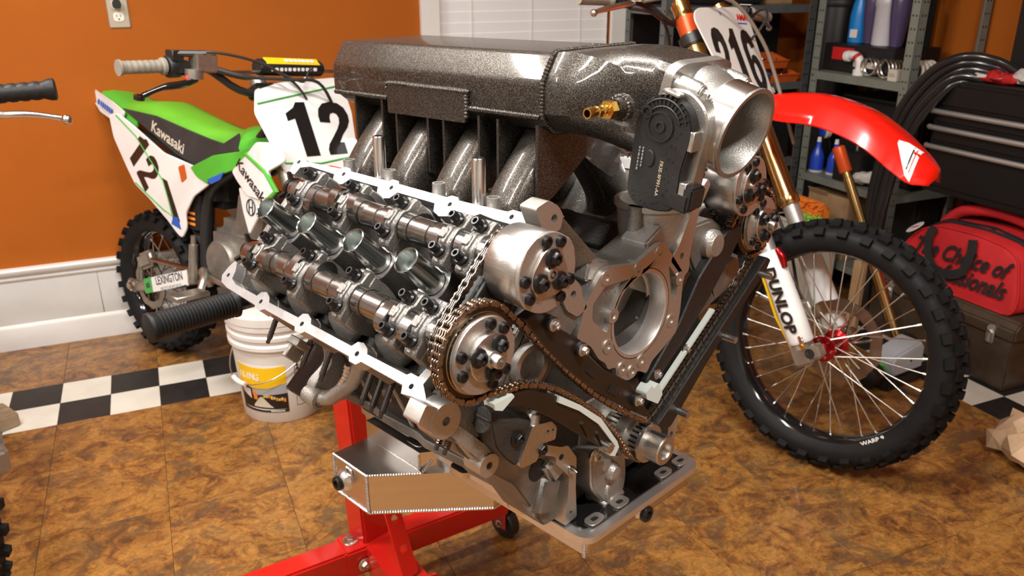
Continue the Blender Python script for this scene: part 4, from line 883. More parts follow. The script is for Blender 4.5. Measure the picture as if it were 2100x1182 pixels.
for j, (wd, sz, z) in enumerate((('WARNING', 14, 212), ('AVISO', 14, 200), ('AVERTISSEMENT', 9, 190))):
    n_ = len(wd); w_ = 20 / n_
    for i, ch in enumerate(wd):
        a = math.radians(23 + i * w_ + w_ / 2); r = rb(z) + .9; text('label_letter', ch, sz, 'ink_black', wl, (r * math.cos(a), r * math.sin(a), z), (-math.sin(a), math.cos(a), 0), (0, 0, 1), off=.3, sx=.8)
    ob('warning_triangle', cpatch(16.5, 21.5, z - 5, z + 5, .9, 4, top=lambda t: z - 5 + 10 * (1 - abs(2 * t - 1))), 'ink_black', wl)
g = G()
def cp(a, z, o_): a = math.radians(a); r = rb(z) + o_; return V((r * math.cos(a), r * math.sin(a), z))
g.tube([cp(30.5 + 10.5 * math.cos(t), 152 + 26 * math.sin(t), 1.1) for t in [2 * pi * i / 28 for i in range(28)]], 1.6, 6, True); g.tube([cp(30.5 - 8 + 16 * k / 6, 168 - 34 * k / 6, 1.1) for k in range(7)], 1.6, 6)
g.tube([cp(30.5 + 3 * math.cos(t), 150 + 8 * math.sin(t), 1.1) for t in [2 * pi * i / 12 for i in range(12)]], 1.2, 6, True)
ob('warning_sign', g, 'ink_black', wl)
for i in range(9): ob('fine_print', cpatch(17, 44 - (i * 5 % 7), 64 + i * 6, 65.6 + i * 6, .8, 5), 'ink_grey', wl)
ears = []
for a in (-142, 38): e = cp(a, 262, 12); ob('bail_ear', G().cyl(cp(a, 262, 4), e, 12, 9, 16), 'bucket_white', bk_); ears.append(e)
bp_ = []
for i in range(31):
    t = i / 30; a = -142 + 180 * t; z = 262 - 120 * math.sin(pi * t) ** .9; bp_.append(cp(a, z, 13 + 6 * math.sin(pi * t)))
bl = ob('bail', G().tube(bp_, 2, 8), 'wire', bk_)
ob('bail_grip', G().tube(bp_[12:17], 8, 12), 'bucket_white', bl)

# ================================================================ DIRT BIKES (local mm: x forward, y left, z up, origin at a wheel centre)
def bike_root(name, label, c, psi, lean):
    t = thing(name, label, 'motorcycle', (0, 0, 0)); t.matrix_world = MX.Translation(V(c) * .001) @ MX.Rotation(math.radians(psi), 4, 'Z') @ MX.Rotation(math.radians(lean), 4, 'X'); return t
def ring(prof, c, n=64): return G().lathe(prof, c, (0, 1, 0), n, False)
def wheel(root, c, R, W, rimR, nk, nsp, hub_mt, rows, hubw=70, disc=None, rim_mt='rim_black', kw=(17, 15, 13), spoke_r=1.9):
    c = V(c); K = R - 15
    sec = [(rimR + 2, -W * .42), (rimR + 18, -W * .60), (rimR + (K - rimR) * .62, -W * .64), (K - 14, -W * .56), (K - 3, -W * .34), (K, 0), (K - 3, W * .34), (K - 14, W * .56), (rimR + (K - rimR) * .62, W * .64), (rimR + 18, W * .60), (rimR + 2, W * .42)]
    ti = ob('tire', ring(sec, c, 72), 'rubber_side', root)
    def km(lx, ly, h):
        g = G(); a, b = lx / 2, ly / 2
        g.loft([[(-a * 1.1, -b * 1.1, -6), (a * 1.1, -b * 1.1, -6), (a * 1.1, b * 1.1, -6), (-a * 1.1, b * 1.1, -6)], [(-a, -b, h), (a, -b, h), (a, b, h), (-a, b, h)]]); return g.mesh('knob', 'rubber')
    meshes = [km(*kw), km(kw[0] * 1.05, kw[1] * .95, kw[2] * .9), km(kw[0] * .8, kw[1] * .8, kw[2])]
    for off, tilt, rad_, phase, mi in rows:
        for k in range(nk):
            t = 2 * pi * (k + phase) / nk; er = V((math.cos(t), 0, math.sin(t))); et = V((-math.sin(t), 0, math.cos(t))); ey = V((0, 1, 0))
            a = math.radians(tilt); Zv = er * math.cos(a) + ey * math.sin(a); Yv = ey * math.cos(a) - er * math.sin(a)
            lk('knob', meshes[mi], ti, frame(c + er * rad_ * (R - 15) + ey * off * W, et, Zv.cross(et).normalized(), Zv))
    rm = ob('rim', ring([(rimR - 10, -W * .16), (rimR - 6, -W * .30), (rimR + 3, -W * .42), (rimR + 7, -W * .45), (rimR + 7, -W * .40), (rimR + 2, -W * .36), (rimR - 4, 0), (rimR + 2, W * .36), (rimR + 7, W * .40), (rimR + 7, W * .45), (rimR + 3, W * .42), (rimR - 6, W * .30), (rimR - 10, W * .16), (rimR - 12, 0), (rimR - 10, -W * .16)], c, 72), rim_mt, root)
    hb_ = ob('hub', G().lathe([(8, -hubw - 12), (16, -hubw - 12), (16, -hubw + 2), (36, -hubw + 4), (36, -hubw + 14), (24, -hubw + 22), (20, 0), (24, hubw - 22), (36, hubw - 14), (36, hubw - 4), (16, hubw - 2), (16, hubw + 12), (8, hubw + 12)], c, (0, 1, 0), 30), hub_mt, root)
    for k in range(6):
        t = 2 * pi * k / 6; bolt(hb_, c + V((26 * math.cos(t), -hubw + 4, 26 * math.sin(t))), (0, -1, 0), 4, 5, 'spoke', False)
    for k in range(nsp):
        sd = -1 if k % 2 else 1; t0 = 2 * pi * k / nsp; t1 = t0 + (.62 if (k // 2) % 2 else -.62)
        p0 = c + V((33 * math.cos(t1), sd * (hubw - 9), 33 * math.sin(t1))); p1 = c + V(((rimR - 9) * math.cos(t0), sd * W * .06, (rimR - 9) * math.sin(t0)))
        g = G().cyl(p0, p1, spoke_r, n=6); d = (p1 - p0).normalized(); g.cyl(p1 - d * 14, p1 + d * 2, spoke_r * 1.9, n=6); ob('spoke', g, 'spoke', rm)
    if disc:
        dr, dy = disc; pts = [((dr + (4 if (i // 3) % 2 else 0)) * math.cos(2 * pi * i / 60), (dr + (4 if (i // 3) % 2 else 0)) * math.sin(2 * pi * i / 60)) for i in range(60)]
        ob('brake_disc', G().prism(pts, dy - 2, dy + 2, lambda a, b, h: V((c.x + a, c.y + h, c.z + b)), [circle(0, 0, dr * .74, 40)]), 'disc_steel', root)
        for k in range(6): t = 2 * pi * k / 6; ob('disc_arm', G().tube([c + V((30 * math.cos(t), dy, 30 * math.sin(t))), c + V((dr * .8 * math.cos(t + .3), dy, dr * .8 * math.sin(t + .3)))], 4, 6), 'disc_steel', root)
    return ti
ROWS = [(-.58, -56, .942, 0, 0), (.58, 56, .942, .5, 0), (-.30, -24, .985, .5, 1), (.30, 24, .985, 0, 1), (-.07, 0, 1., .15, 2), (.1, 4, 1., .62, 2)]

# ---------------------------------------------------------------- red bike: steering end
rb_ = bike_root('dirt_bike', 'red and white dirt bike with number 216 plate and gold forks', (-192, 1288, 357), 0, -5)
wheel(rb_, (0, 0, 0), 356, 80, 272, 32, 36, 'anod_red', ROWS, 52, (118, 62), kw=(25, 21, 14))
text('rim_lettering', 'WARP 9', 15, 'ink_white', rb_, (176, -39, -212), (.78, 0, .63), (-.63, 0, .78), off=.4, sx=1.3)
RK = math.radians(30.9); FA = V((-math.sin(RK), 0, math.cos(RK))); FF = V((math.cos(RK), 0, math.sin(RK)))
def fk(y, s_, f=0): return V((-20, y, -12)) + FA * s_ + FF * f
for y in (-105, 105):
    cl = ob('axle_clamp', G().box(fk(y, 6), (56, 46, 62), MX.Rotation(-RK, 3, 'Y')).box(fk(y, 4, 30), (46, 44, 40), MX.Rotation(-RK, 3, 'Y')).bevel(6, 2), 'swing_alu', rb_)
    ob('axle_hole', G().cyl(fk(y, 4, 26) + V((0, -23, 0)), fk(y, 4, 26) + V((0, 23, 0)), 14, n=20), 'hole', cl)
    bolt(cl, fk(y, 24, 34) + V((0, -8, 0)), FA, 5, 8, 'spoke')
    ob('inner_tube', G().cyl(fk(y, 20), fk(y, 420), 24, n=24), 'chest_trim', rb_)
    ob('outer_tube', G().lathe([(29, 0), (31, 6), (31, 30), (28.5, 34), (28, 300), (28, 560), (26, 600), (26, 618)], fk(y, 415), FA, 28), 'gold_tube', rb_)
    ob('fork_band', G().cyl(fk(y, 950), fk(y, 1000), 29.5, n=28), 'bronze_band', rb_)
    ob('fork_cap', G().lathe([(27, 0), (27, 12), (20, 16), (20, 22)], fk(y, 1030), FA, 24), 'gold_tube', rb_)
    s_ = -1 if y < 0 else 1
    gp = [(-30, -44), (16, -44), (34, -20), (36, 20), (20, 36), (-34, 30)]
    g = G(); 
    prof = [(math.cos(t) * 36, math.sin(t) * 33) for t in [2 * pi * i / 20 for i in range(20)]]
    g.loft([[fk(y + b * k, h, a * k + 3) for a, b in prof] for h, k in ((36, .88), (44, 1.), (120, 1.02), (200, .98), (282, .94), (300, .84))])
    gd_ = ob('fork_guard', g, 'fork_white', rb_)
    if y < 0:
        text('guard_lettering', 'DUNLOP', 44, 'ink_black', gd_, fk(y - 36.4, 166, 4), -FA, FF, off=1.7, ext=.6, sx=1.05, shear=.12)
        ob('guard_strap', G().box(fk(y - 34, 40, 22), (12, 5, 36), MX.Rotation(-RK, 3, 'Y')).bevel(1.5), 'spoke', gd_); bolt(gd_, fk(y - 37, 30, 22), (0, -1, 0), 6, 4, 'brass')
        ob('guard_lug', G().tube([fk(y - 10, 300, 34), fk(y - 10, 275, 40), fk(y - 10, 245, 36)], [8, 12, 8], 12), 'anod_red', gd_)
ob('brake_hose', G().tube(smooth([fk(95, 60, -40), fk(90, 160, -60), fk(100, 300, -44), fk(92, 520, -40), fk(60, 760, 30)], 5), 5, 8), 'cable', rb_)
ob('hose_clamp', G().tube([fk(-80, 20, -44), fk(-84, 120, -56), fk(-88, 250, -50)], 4.5, 8), 'ink_yellow', rb_)
ob('brake_caliper', G().box(fk(70, 110, -62), (90, 40, 60), MX.Rotation(-RK, 3, 'Y')).bevel(10, 3), 'swing_alu', rb_)
for s_, nm in ((720, 'lower_triple_clamp'), (930, 'upper_triple_clamp')):
    ob(nm, G().box(fk(0, s_, -12), (70, 190, 30), MX.Rotation(-RK, 3, 'Y')).cyl(fk(-105, s_ - 16), fk(-105, s_ + 16), 38, n=24).cyl(fk(105, s_ - 16), fk(105, s_ + 16), 38, n=24).bevel(3, 2), 'frame_black', rb_)
ob('steering_stem', G().cyl(fk(0, 700, -18), fk(0, 950, -18), 20, n=20), 'frame_black', rb_)
# fender: a curved shell
cl_ = smooth([(-300, 640), (-230, 654), (-140, 660), (-60, 648), (20, 622), (90, 582), (150, 540), (186, 508)], 4); wf = [58, 74, 84, 84, 90, 92, 70, 34]
def fw_(i): t = i / 4; k = min(int(t), 6); return wf[k] + (wf[k + 1] - wf[k]) * (t - k)
secs = []
for i, p in enumerate(cl_):
    w_ = fw_(i) if i < len(cl_) - 1 else 5; up_ = V((0, 0, 1)); x, z = p
    top = [(w_ * t, 14 * (1 - t * t) - 64 * min(1, (w_ / 78) ** 1.5) * max(0, abs(t) - .45) ** 1.25 * 2) for t in [-1 + 2 * j / 12 for j in range(13)]]
    rg = [V((x, y, z + d)) for y, d in top] + [V((x, y * .97, z + d - 4)) for y, d in top[::-1]]
    secs.append(rg)
fe = ob('front_fender', G().loft(secs), 'fender_red', rb_, sm=60)
def fsurf(u, t, lift=1.2):
    i = min(int(u), len(cl_) - 2); k = u - i; x, z = cl_[i].lerp(cl_[i + 1], k); w_ = fw_(i) * (1 - k) + fw_(min(i + 1, len(cl_) - 2)) * k
    return V((x, w_ * t, z + 14 * (1 - t * t) - 64 * min(1, (w_ / 78) ** 1.5) * max(0, abs(t) - .45) ** 1.25 * 2 + lift))
def fpatch(rows, lift):
    g = G(); secs = []
    for u, t0, t1 in rows: secs.append([fsurf(u, t0 + (t1 - t0) * j / 4, lift) for j in range(5)] + [fsurf(u, t0 + (t1 - t0) * j / 4, lift - .8) for j in range(4, -1, -1)])
    return g.loft(secs)
ob('fender_decal', fpatch(((20.2, -.60, -.54), (21.4, -.78, -.42), (22.6, -.94, -.28), (23.6, -1., -.14)), 1.4), 'ink_white', fe)
ob('decal_print', fpatch(((22.4, -.85, -.40), (22.6, -.85, -.40)), 1.9), 'ink_black', fe)
ob('decal_print', fpatch(((22.9, -.88, -.36), (23.05, -.88, -.36)), 1.9), 'ink_red', fe)
# number plate
pl_ = [(-165, 958), (-152, 984), (-122, 998), (85, 1013), (120, 1009), (138, 988), (118, 716), (40, 690), (-60, 690), (-108, 730)]
PF = lambda a, b, h: fk(a, b, 70 + h - .0016 * a * a)
gq = G(); pp = rpoly(pl_, 16, 4)
np_ = ob('number_plate', G().prism(pp, 0, 4, lambda a, b, h: fk(a, b, 56 + h)).bevel(1.2), 'white_worn', rb_)
digits('plate_digit', '216', 'ink_black', np_, fk(-4, 842, 60.6), (0, 1, 0), FA, 196, 68, 78)
text('plate_logo', 'AMA', 26, 'ink_red', np_, fk(92, 978, 61), (0, 1, 0), FA, off=1.2, ext=.4); ob('plate_line', G().prism([(62, 958), (112, 958), (112, 962), (62, 962)], 60.2, 60.8, lambda a, b, h: fk(a, b, h)), 'ink_blue', np_)
ob('plate_hole', G().prism(circle(-20, 986, 6, 14), 60.2, 60.8, lambda a, b, h: fk(a, b, h)), 'ink_grey', np_)
ob('plate_strap', G().box(fk(118, 752, 46), (20, 60, 26), MX.Rotation(-RK, 3, 'Y')).bevel(5, 2), 'white_worn', np_)
# handlebar
HB = [(-606, -486, 874), (-600, -330, 880), (-586, -240, 876), (-560, -150, 836), (-552, -60, 826), (-552, 60, 826), (-560, 150, 836), (-586, 240, 876), (-600, 330, 880), (-606, 486, 874)]
hbr = ob('handlebar', G().tube(smooth(HB, 4), 11, 12), 'frame_black', rb_)
for s_ in (-1, 1):
    gr = ob('grip', G().lathe([(18, -4), (18, 0)] + [(16.5 + (.9 if i % 2 else 0), 4 + 5 * i) for i in range(22)] + [(22, 116), (22, 122)], (-606, s_ * 486, 874), (.04, -s_, .04), 22), 'grip_grey', rb_)
    ob('perch', G().box((-590, s_ * 318, 876), (30, 44, 34)).bevel(5, 2), 'black_plastic', rb_)
    ob('lever', G().tube(smooth([(-560, s_ * 316, 872), (-552, s_ * 350, 868), (-566, s_ * 420, 852), (-574, s_ * 452, 842)], 4), [8] * 9 + [7, 6.5, 6, 7], 10).ball((-575, s_ * 456, 840), 10), 'alu_bright', rb_)
ob('reservoir', G().box((-582, -262, 896), (46, 44, 34)).bevel(5, 2), 'cream', rb_)
ob('front_brake_line', G().tube(smooth([(-560, -270, 880), (-500, -150, 905), (-440, -20, 898), (-376, 60, 800), (-330, 95, 690), (-250, 100, 520)], 5), 5.5, 8), 'cable_brown', rb_)
ob('clutch_cable', G().tube(smooth([(-560, 300, 870), (-470, 220, 890), (-420, 120, 830), (-560, 60, 640)], 5), 4, 8), 'cable', rb_)
ob('throttle_cable', G().tube(smooth([(-580, -300, 860), (-560, -180, 840), (-600, -60, 740), (-640, -30, 600)], 5), 4.5, 8), 'cable', rb_)
ob('clutch_perch', G().box((-560, 236, 886), (60, 50, 26), MX.Rotation(.3, 3, 'Z')).bevel(6, 2), 'black_plastic', rb_)
ob('perch_badge', G().box((-538, 226, 901), (34, 22, 2), MX.Rotation(.3, 3, 'Z')), 'cream', rb_)
# frame, tank and rear end behind the engine
ob('frame', G().tube(smooth([fk(0, 860, -30), V((-760, 0, 560)), V((-1100, 0, 420))], 4), 26, 12).tube(smooth([fk(0, 720, -30), V((-520, 0, 250)), V((-620, 0, -60)), V((-980, 0, -80))], 4), 22, 12).tube([(-1100, 0, 420), (-1080, 0, 100), (-980, 0, -80)], 22, 12), 'swing_alu', rb_)
ob('engine_cases', G().box((-820, 0, 90), (330, 230, 260)).bevel(40, 3), 'engine_grey', rb_)
ob('fuel_tank', G().loft([[(x, w_ * math.cos(t), z + h * math.sin(t)) for t in [2 * pi * j / 16 for j in range(16)]] for x, w_, z, h in ((-600, 60, 560, 60), (-680, 130, 560, 110), (-820, 130, 540, 100), (-930, 80, 520, 60))]), 'fender_red', rb_)
ob('seat', G().loft([[(x, w_ * math.cos(t), z + 40 * math.sin(t)) for t in [2 * pi * j / 14 for j in range(14)]] for x, w_, z in ((-860, 60, 590), (-1050, 90, 580), (-1300, 100, 600), (-1480, 90, 620))]), 'seat_black', rb_)
wheel(rb_, (-1480, 0, -25), 330, 100, 236, 26, 32, 'anod_red', ROWS[:4], 60, None, kw=(24, 20, 14))
ob('swingarm', G().tube([(-1480, -110, -25), (-1200, -100, 20), (-1000, -90, 40)], 24, 10).tube([(-1480, 110, -25), (-1200, 100, 20), (-1000, 90, 40)], 24, 10), 'swing_alu', rb_)
ob('kickstand', G().cyl((-900, 150, -60), (-880, 300, -352), 12, n=12), 'frame_black', rb_)

# ---------------------------------------------------------------- green bike
gb = bike_root('dirt_bike', 'green and white dirt bike with number 12 panels against the orange wall', (-2268, 300, 265), 8, -6.3)
wheel(gb, (0, 0, 0), 268, 86, 186, 26, 28, 'swing_alu', ROWS[:5], 60, (92, -66), 'rim_black', (22, 18, 13), 2.0)
FP = lambda y: (lambda a, b, h: V((a, y + h, b)))
# swingarm with decal plate
for s_ in (-1, 1): ob('swingarm', G().tube([(-60, s_ * 84, -20), (60, s_ * 92, 8), (200, s_ * 92, 60), (400, s_ * 70, 120)], [20, 24, 26, 28], 10), 'swing_alu', gb)
dc = ob('arm_decal', G().prism([(62, -14), (330, 76), (322, 128), (52, 38)], -122, -118, FY), 'ink_white', gb)
ob('decal_tab', G().prism([(62, -14), (112, 3), (102, 55), (52, 38)], -122.6, -121.8, FY), 'ink_green', dc)
text('decal_lettering', 'LEXINGTON', 40, 'ink_black', dc, (216, -122.8, 74), (.948, 0, .318), (-.318, 0, .948), off=.4, sx=.78)
text('decal_lettering', 'MOTORSPORTS', 17, 'ink_grey', dc, (228, -122.8, 47), (.948, 0, .318), (-.318, 0, .948), sx=1.15)
ob('decal_rule', G().prism([(230, 38), (322, 69), (320, 77), (232, 42)], -123, -122.2, FY), 'ink_black', dc)
text('decal_mark', 'B', 34, 'ink_black', dc, (82, -123, 21), (-.318, 0, .948), (-.948, 0, -.318), off=1.2)
ob('chain_adjuster', G().box((-62, -96, -14), (50, 20, 46)).bevel(5, 2), 'swing_alu', gb); bolt(gb, (-62, -106, -14), (0, -1, 0), 14, 12, 'spoke')
ob('brake_caliper', G().box((20, -84, 96), (96, 36, 60), MX.Rotation(-.4, 3, 'Y')).bevel(12, 3), 'swing_alu', gb)
ob('caliper_bracket', G().tube(smooth([(-40, -78, 0), (-30, -80, 70), (30, -84, 110)], 4), 12, 10), 'swing_alu', gb)
ob('brake_rod', G().cyl((70, -96, 108), (330, -110, 130), 8, n=10), 'disc_steel', gb)
ob('master_cylinder', G().cyl((352, -118, 90), (356, -112, 220), 15, n=14).cyl((356, -112, 220), (358, -112, 250), 9, n=12), 'swing_alu', gb)
# engine and frame
ob('engine_cases', G().box((545, 0, 225), (270, 200, 190)).bevel(40, 3), 'engine_grey', gb)
ob('clutch_cover', G().lathe([(72, 0), (72, 22), (65, 32), (30, 36), (.5, 36)], (520, -100, 196), (0, -1, 0), 36), 'engine_grey', gb)
ob('cylinder', G().box((600, 0, 310), (150, 150, 200), MX.Rotation(.2, 3, 'Y')).bevel(10, 2), 'engine_grey', gb)
ob('kick_lever', G().tube(smooth([(470, -130, 110), (480, -160, 165), (530, -190, 160), (548, -215, 128)], 5), 12, 10), 'swing_alu', gb)
ob('foot_peg', G().box((440, -190, 80), (60, 120, 18)).bevel(3), 'swing_alu', gb)
ob('brake_pedal', G().tube(smooth([(420, -130, 140), (560, -150, 138), (680, -160, 146)], 4), 9, 8), 'swing_alu', gb)
ob('frame', G().tube(smooth([(680, -60, 620), (560, -80, 500), (400, -80, 380), (370, -80, 120)], 4), 17, 10).tube(smooth([(680, 60, 620), (560, 80, 500), (400, 80, 380), (370, 80, 120)], 4), 17, 10).tube(smooth([(700, 0, 600), (750, 0, 330), (700, 0, 138), (380, 0, 138)], 4), 18, 10).tube([(420, -70, 400), (150, -70, 520), (-120, -60, 560)], 11, 8).tube([(420, 70, 400), (150, 70, 520), (-120, 60, 560)], 11, 8).tube([(380, -74, 180), (100, -74, 500)], 10, 8), 'frame_black', gb)
sk = ob('rear_shock', G().cyl((330, -30, 420), (318, -30, 150), 20, n=14), 'frame_black', gb)
ob('shock_reservoir', G().lathe([(26, 0), (34, 4), (34, 120), (28, 126)], (330, -66, 262), (.05, 0, 1), 22), 'black_plastic', sk)
for k in range(3): ob('reservoir_decal', G().box((331, -101, 284 + 18 * k), (44, 2, 8)), 'ink_orange', sk)
ob('airbox', G().box((330, 0, 420), (260, 150, 160)).bevel(30, 2), 'frame_black', gb)
# seat
sec = [(-160, 612, 60), (-90, 640, 84), (90, 652, 92), (240, 622, 88), (380, 600, 80), (490, 596, 66), (590, 612, 52)]
ob('seat_top', G().loft([[(x, w_ * c_, z + d) for c_, d in ((-1, -44), (-.98, -26), (-.8, -6), (-.4, 2), (0, 4), (.4, 2), (.8, -6), (.98, -26), (1, -44))] for x, z, w_ in sec]), 'seat_green', gb, sm=60)
for s_ in (-1, 1):
    sd_ = ob('seat_side', G().prism([(-60, 622), (150, 616), (330, 590), (450, 574), (520, 568), (600, 608), (600, 528), (455, 500), (388, 472), (260, 502), (110, 560)], s_ * 98 - 4, s_ * 98 + 4, FY).bevel(2), 'seat_black', gb)
    if s_ < 0: text('seat_lettering', 'Kawasaki', 52, 'cream', sd_, (218, -103, 552), (.955, 0, -.30), (.30, 0, .955), off=.8)
# rear fender and side panels
fs = [(-420, 676, 30), (-380, 690, 58), (-260, 676, 74), (-120, 640, 88), (20, 600, 96)]
ob('rear_fender', G().loft([[(x, w_ * c_, z + d) for c_, d in ((-1, -34), (-.92, -8), (-.5, 3), (0, 6), (.5, 3), (.92, -8), (1, -34), (.94, -36), (.86, -12), (0, 0), (-.86, -12), (-.94, -36))] for x, z, w_ in fs]), 'green_plastic', gb, sm=60)
rfp = ob('fender_panel', G().prism(rpoly([(-420, 668), (-390, 686), (-270, 672), (-120, 640), (-40, 610), (-66, 560), (-190, 594), (-300, 640)], 12), -104, -98, lambda a, b, h: V((a, h + (a < -200) * (-(a + 200)) * .22, b))), 'white_plastic', gb)
marks('fender_lettering', (14, 9, 11, 9, 12, 9, 10), 20, 'ink_blue', rfp, (-160, -106, 618), (.94, .05, -.34), (.34, 0, .94), 3)
SP = rpoly([(-110, 597), (-54, 606), (37, 576), (220, 504), (400, 482), (470, 436), (382, 384), (330, 318), (334, 270), (306, 232), (274, 246), (228, 277), (114, 338), (34, 372), (-14, 426), (-88, 520)], 14, 3)
for s_ in (-1, 1):
    spn = ob('side_panel', G().prism(SP, s_ * 118 - 4, s_ * 118 + 4, FY).bevel(2), 'white_plastic', gb)
    if s_ < 0:
        digits('panel_digit', '12', 'ink_black', spn, (100, -122.5, 462), (.64, 0, -.77), (.77, 0, .64), 136, 76, 86)
        g = G().tube([(-60, -122, 598), (60, -122, 540), (210, -122, 412), (262, -122, 300), (206, -122, 312), (40, -122, 380)], 3, 6); ob('panel_stripe', g, 'ink_green', spn)
        ob('panel_stripe', G().prism([(206, 420), (236, 414), (300, 290), (290, 268), (262, 284)], -123, -121.6, FY), 'ink_black', spn)
        ob('panel_stripe', G().prism([(262, 300), (290, 300), (306, 262), (250, 272)], -123.4, -122, FY), 'ink_blue', spn)
        ob('panel_sticker', G().prism(rpoly([(306, 470), (340, 482), (352, 440), (322, 420)], 6), -124, -121.8, FY), 'bin_orange', spn)
    ob('green_shroud', G().prism(rpoly([(376, 478), (502, 531), (640, 560), (700, 580), (690, 530), (640, 512), (533, 474), (462, 438), (408, 452)], 10), s_ * 122 - 5, s_ * 122 + 5, FY).bevel(2), 'green_plastic', gb)
    fsh = ob('front_shroud', G().prism(rpoly([(620, 500), (690, 556), (740, 600), (850, 610), (870, 560), (790, 520), (826, 470), (775, 432), (697, 436), (650, 470)], 12), s_ * 140 - 5, s_ * 140 + 5, FY).bevel(2), 'white_plastic', gb)
    if s_ < 0:
        text('shroud_lettering', 'Kawasaki', 44, 'ink_black', fsh, (716, -146, 482), (.78, 0, -.62), (.62, 0, .78), off=.8)
        ob('shroud_edge', G().tube([(690, -140, 560), (780, -142, 520), (826, -142, 470), (776, -142, 430)], 8, 8), 'green_plastic', fsh)
        ob('panel_stripe', G().prism([(470, 452), (560, 488), (540, 462), (490, 440)], -129, -127, FY), 'ink_blue', gb)
    lsh = ob('lower_shroud', G().prism(rpoly([(646, 456), (752, 438), (745, 390), (693, 318), (664, 386)], 10), s_ * 136 - 4, s_ * 136 + 4, FY).bevel(2), 'white_plastic', gb)
    if s_ < 0: ob('shroud_badge', G().tube([(706 + 20 * math.cos(t), -141, 404 + 24 * math.sin(t)) for t in [2 * pi * i / 20 for i in range(20)]], 2, 6, True).box((698, -141, 404), (3, 2, 40)).box((714, -141, 404), (3, 2, 40)).box((706, -141, 404), (18, 2, 3)), 'ink_black', lsh)
ob('fuel_tank', G().loft([[(x, w_ * math.cos(t), z + h * math.sin(t)) for t in [2 * pi * j / 16 for j in range(16)]] for x, w_, z, h in ((540, 60, 570, 50), (610, 110, 565, 66), (680, 104, 560, 60), (730, 60, 556, 40))]), 'green_plastic', gb)
# front number panel
fp = [(-131, 745), (-60, 762), (11, 770), (186, 782), (205, 740), (206, 680), (186, 600), (170, 536), (138, 488), (-90, 488), (-122, 536), (-136, 603), (-157, 682)]
PG = lambda a, b, h: V((725 + (745 - b) * .51 + h, a, b))
fpn = ob('front_plate', G().prism(rpoly(fp, 10, 3), -6, 0, PG).bevel(2), 'white_plastic', gb)
digits('plate_digit', '12', 'ink_black', fpn, PG(58, 636, .6), (0, 1, 0), (-.454, 0, .891), 168, 118, 132)
ob('plate_stripe', G().tube([PG(-140, 708, 1), PG(0, 730, 1), PG(170, 756, 1)], 3, 6), 'ink_green', fpn); ob('plate_stripe', G().tube([PG(-110, 548, 1), PG(20, 540, 1), PG(150, 552, 1)], 3, 6), 'ink_green', fpn)
# bars
GB = [(632, -470, 792), (640, -330, 800), (660, -250, 800), (690, -160, 742), (696, -60, 728), (696, 60, 728), (690, 160, 742), (660, 250, 800), (640, 330, 800), (632, 470, 792)]
ob('handlebar', G().tube(smooth(GB, 4), 11, 12), 'frame_black', gb)
ob('cross_bar', G().cyl((678, -200, 788), (678, 200, 800), 6, n=10), 'spoke', gb)
bpd = ob('bar_pad', G().loft([[(680 + 26 * math.cos(t) * k, y, 806 + 24 * math.sin(t) * k) for t in [2 * pi * j / 16 for j in range(16)]] for y, k in ((-92, .85), (-86, 1), (136, 1), (142, .85))]), 'black_plastic', gb)
ob('pad_label', G().box((693, 26, 825), (26, 196, 4), MX.Rotation(.7, 3, 'Y')).bevel(1), 'ink_yellow', bpd)
marks('pad_lettering', (12, 14, 12, 8, 13, 12, 13), 12, 'ink_white', bpd, (695.5, 50, 828), (0, 1, 0), (-.77, 0, .64), 4)
marks('pad_lettering', (9, 12, 12, 8, 12, 12, 9, 12, 12, 7, 14), 10, 'ink_white', bpd, (706.6, 24, 803), (0, 1, .02), (0, 0, 1), 5)
for s_ in (-1, 1):
    g = G().lathe([(21, -5), (21, 0)] + [(16.5 + (1.2 if i % 4 < 2 else 0), 4 + 4 * i) for i in range(27)] + [(23, 112), (23, 120)], (632, s_ * 474, 792), (.06, -s_, .06), 20)
    ob('grip', g, 'grip_grey', gb)
    ob('perch', G().box((650, s_ * 318, 798), (46, 40, 40)).bevel(6, 2), 'black_plastic', gb)
ob('throttle_housing', G().lathe([(26, 0), (30, 4), (30, 34), (24, 38)], (638, -350, 798), (.06, 1, .06), 22).box((650, -330, 828), (36, 34, 30)).bevel(2), 'black_plastic', gb)
ob('brake_reservoir', G().box((676, -262, 812), (44, 66, 50)).bevel(4, 2), 'swing_alu', gb)
ob('lever_pivot', G().cyl((690, -300, 770), (690, -300, 796), 24, n=18), 'swing_alu', gb)
ob('lever', G().tube(smooth([(696, -300, 770), (706, -340, 758), (700, -400, 748), (690, -450, 726)], 4), [10] * 8 + [8, 7, 7, 8, 8], 10).lathe([(14, -6), (14, 6), (8, 6), (8, -6), (14, -6)], (688, -458, 722), (.2, 0, 1), 14, False), 'black_gloss', gb)
ob('lever_adjuster', G().ball((694, -322, 772), 8), 'ink_red', gb)
ob('throttle_cable', G().tube(smooth([(660, -330, 834), (700, -240, 842), (730, -120, 820), (752, -20, 770), (740, 40, 720)], 5), 4, 8).tube([(658, -334, 834), (690, -262, 838)], 9, 8), 'cable', gb)
ob('brake_hose', G().tube(smooth([(690, -230, 796), (720, -160, 780), (752, -40, 776), (770, 60, 770), (740, 150, 690)], 5), [9] * 6 + [5] * 15, 8), 'cable', gb)
ob('kill_lead', G().tube(smooth([(700, -60, 806), (726, -10, 782), (752, 20, 770), (726, 60, 800), (706, 90, 806)], 4), 3, 6), 'cable', gb)
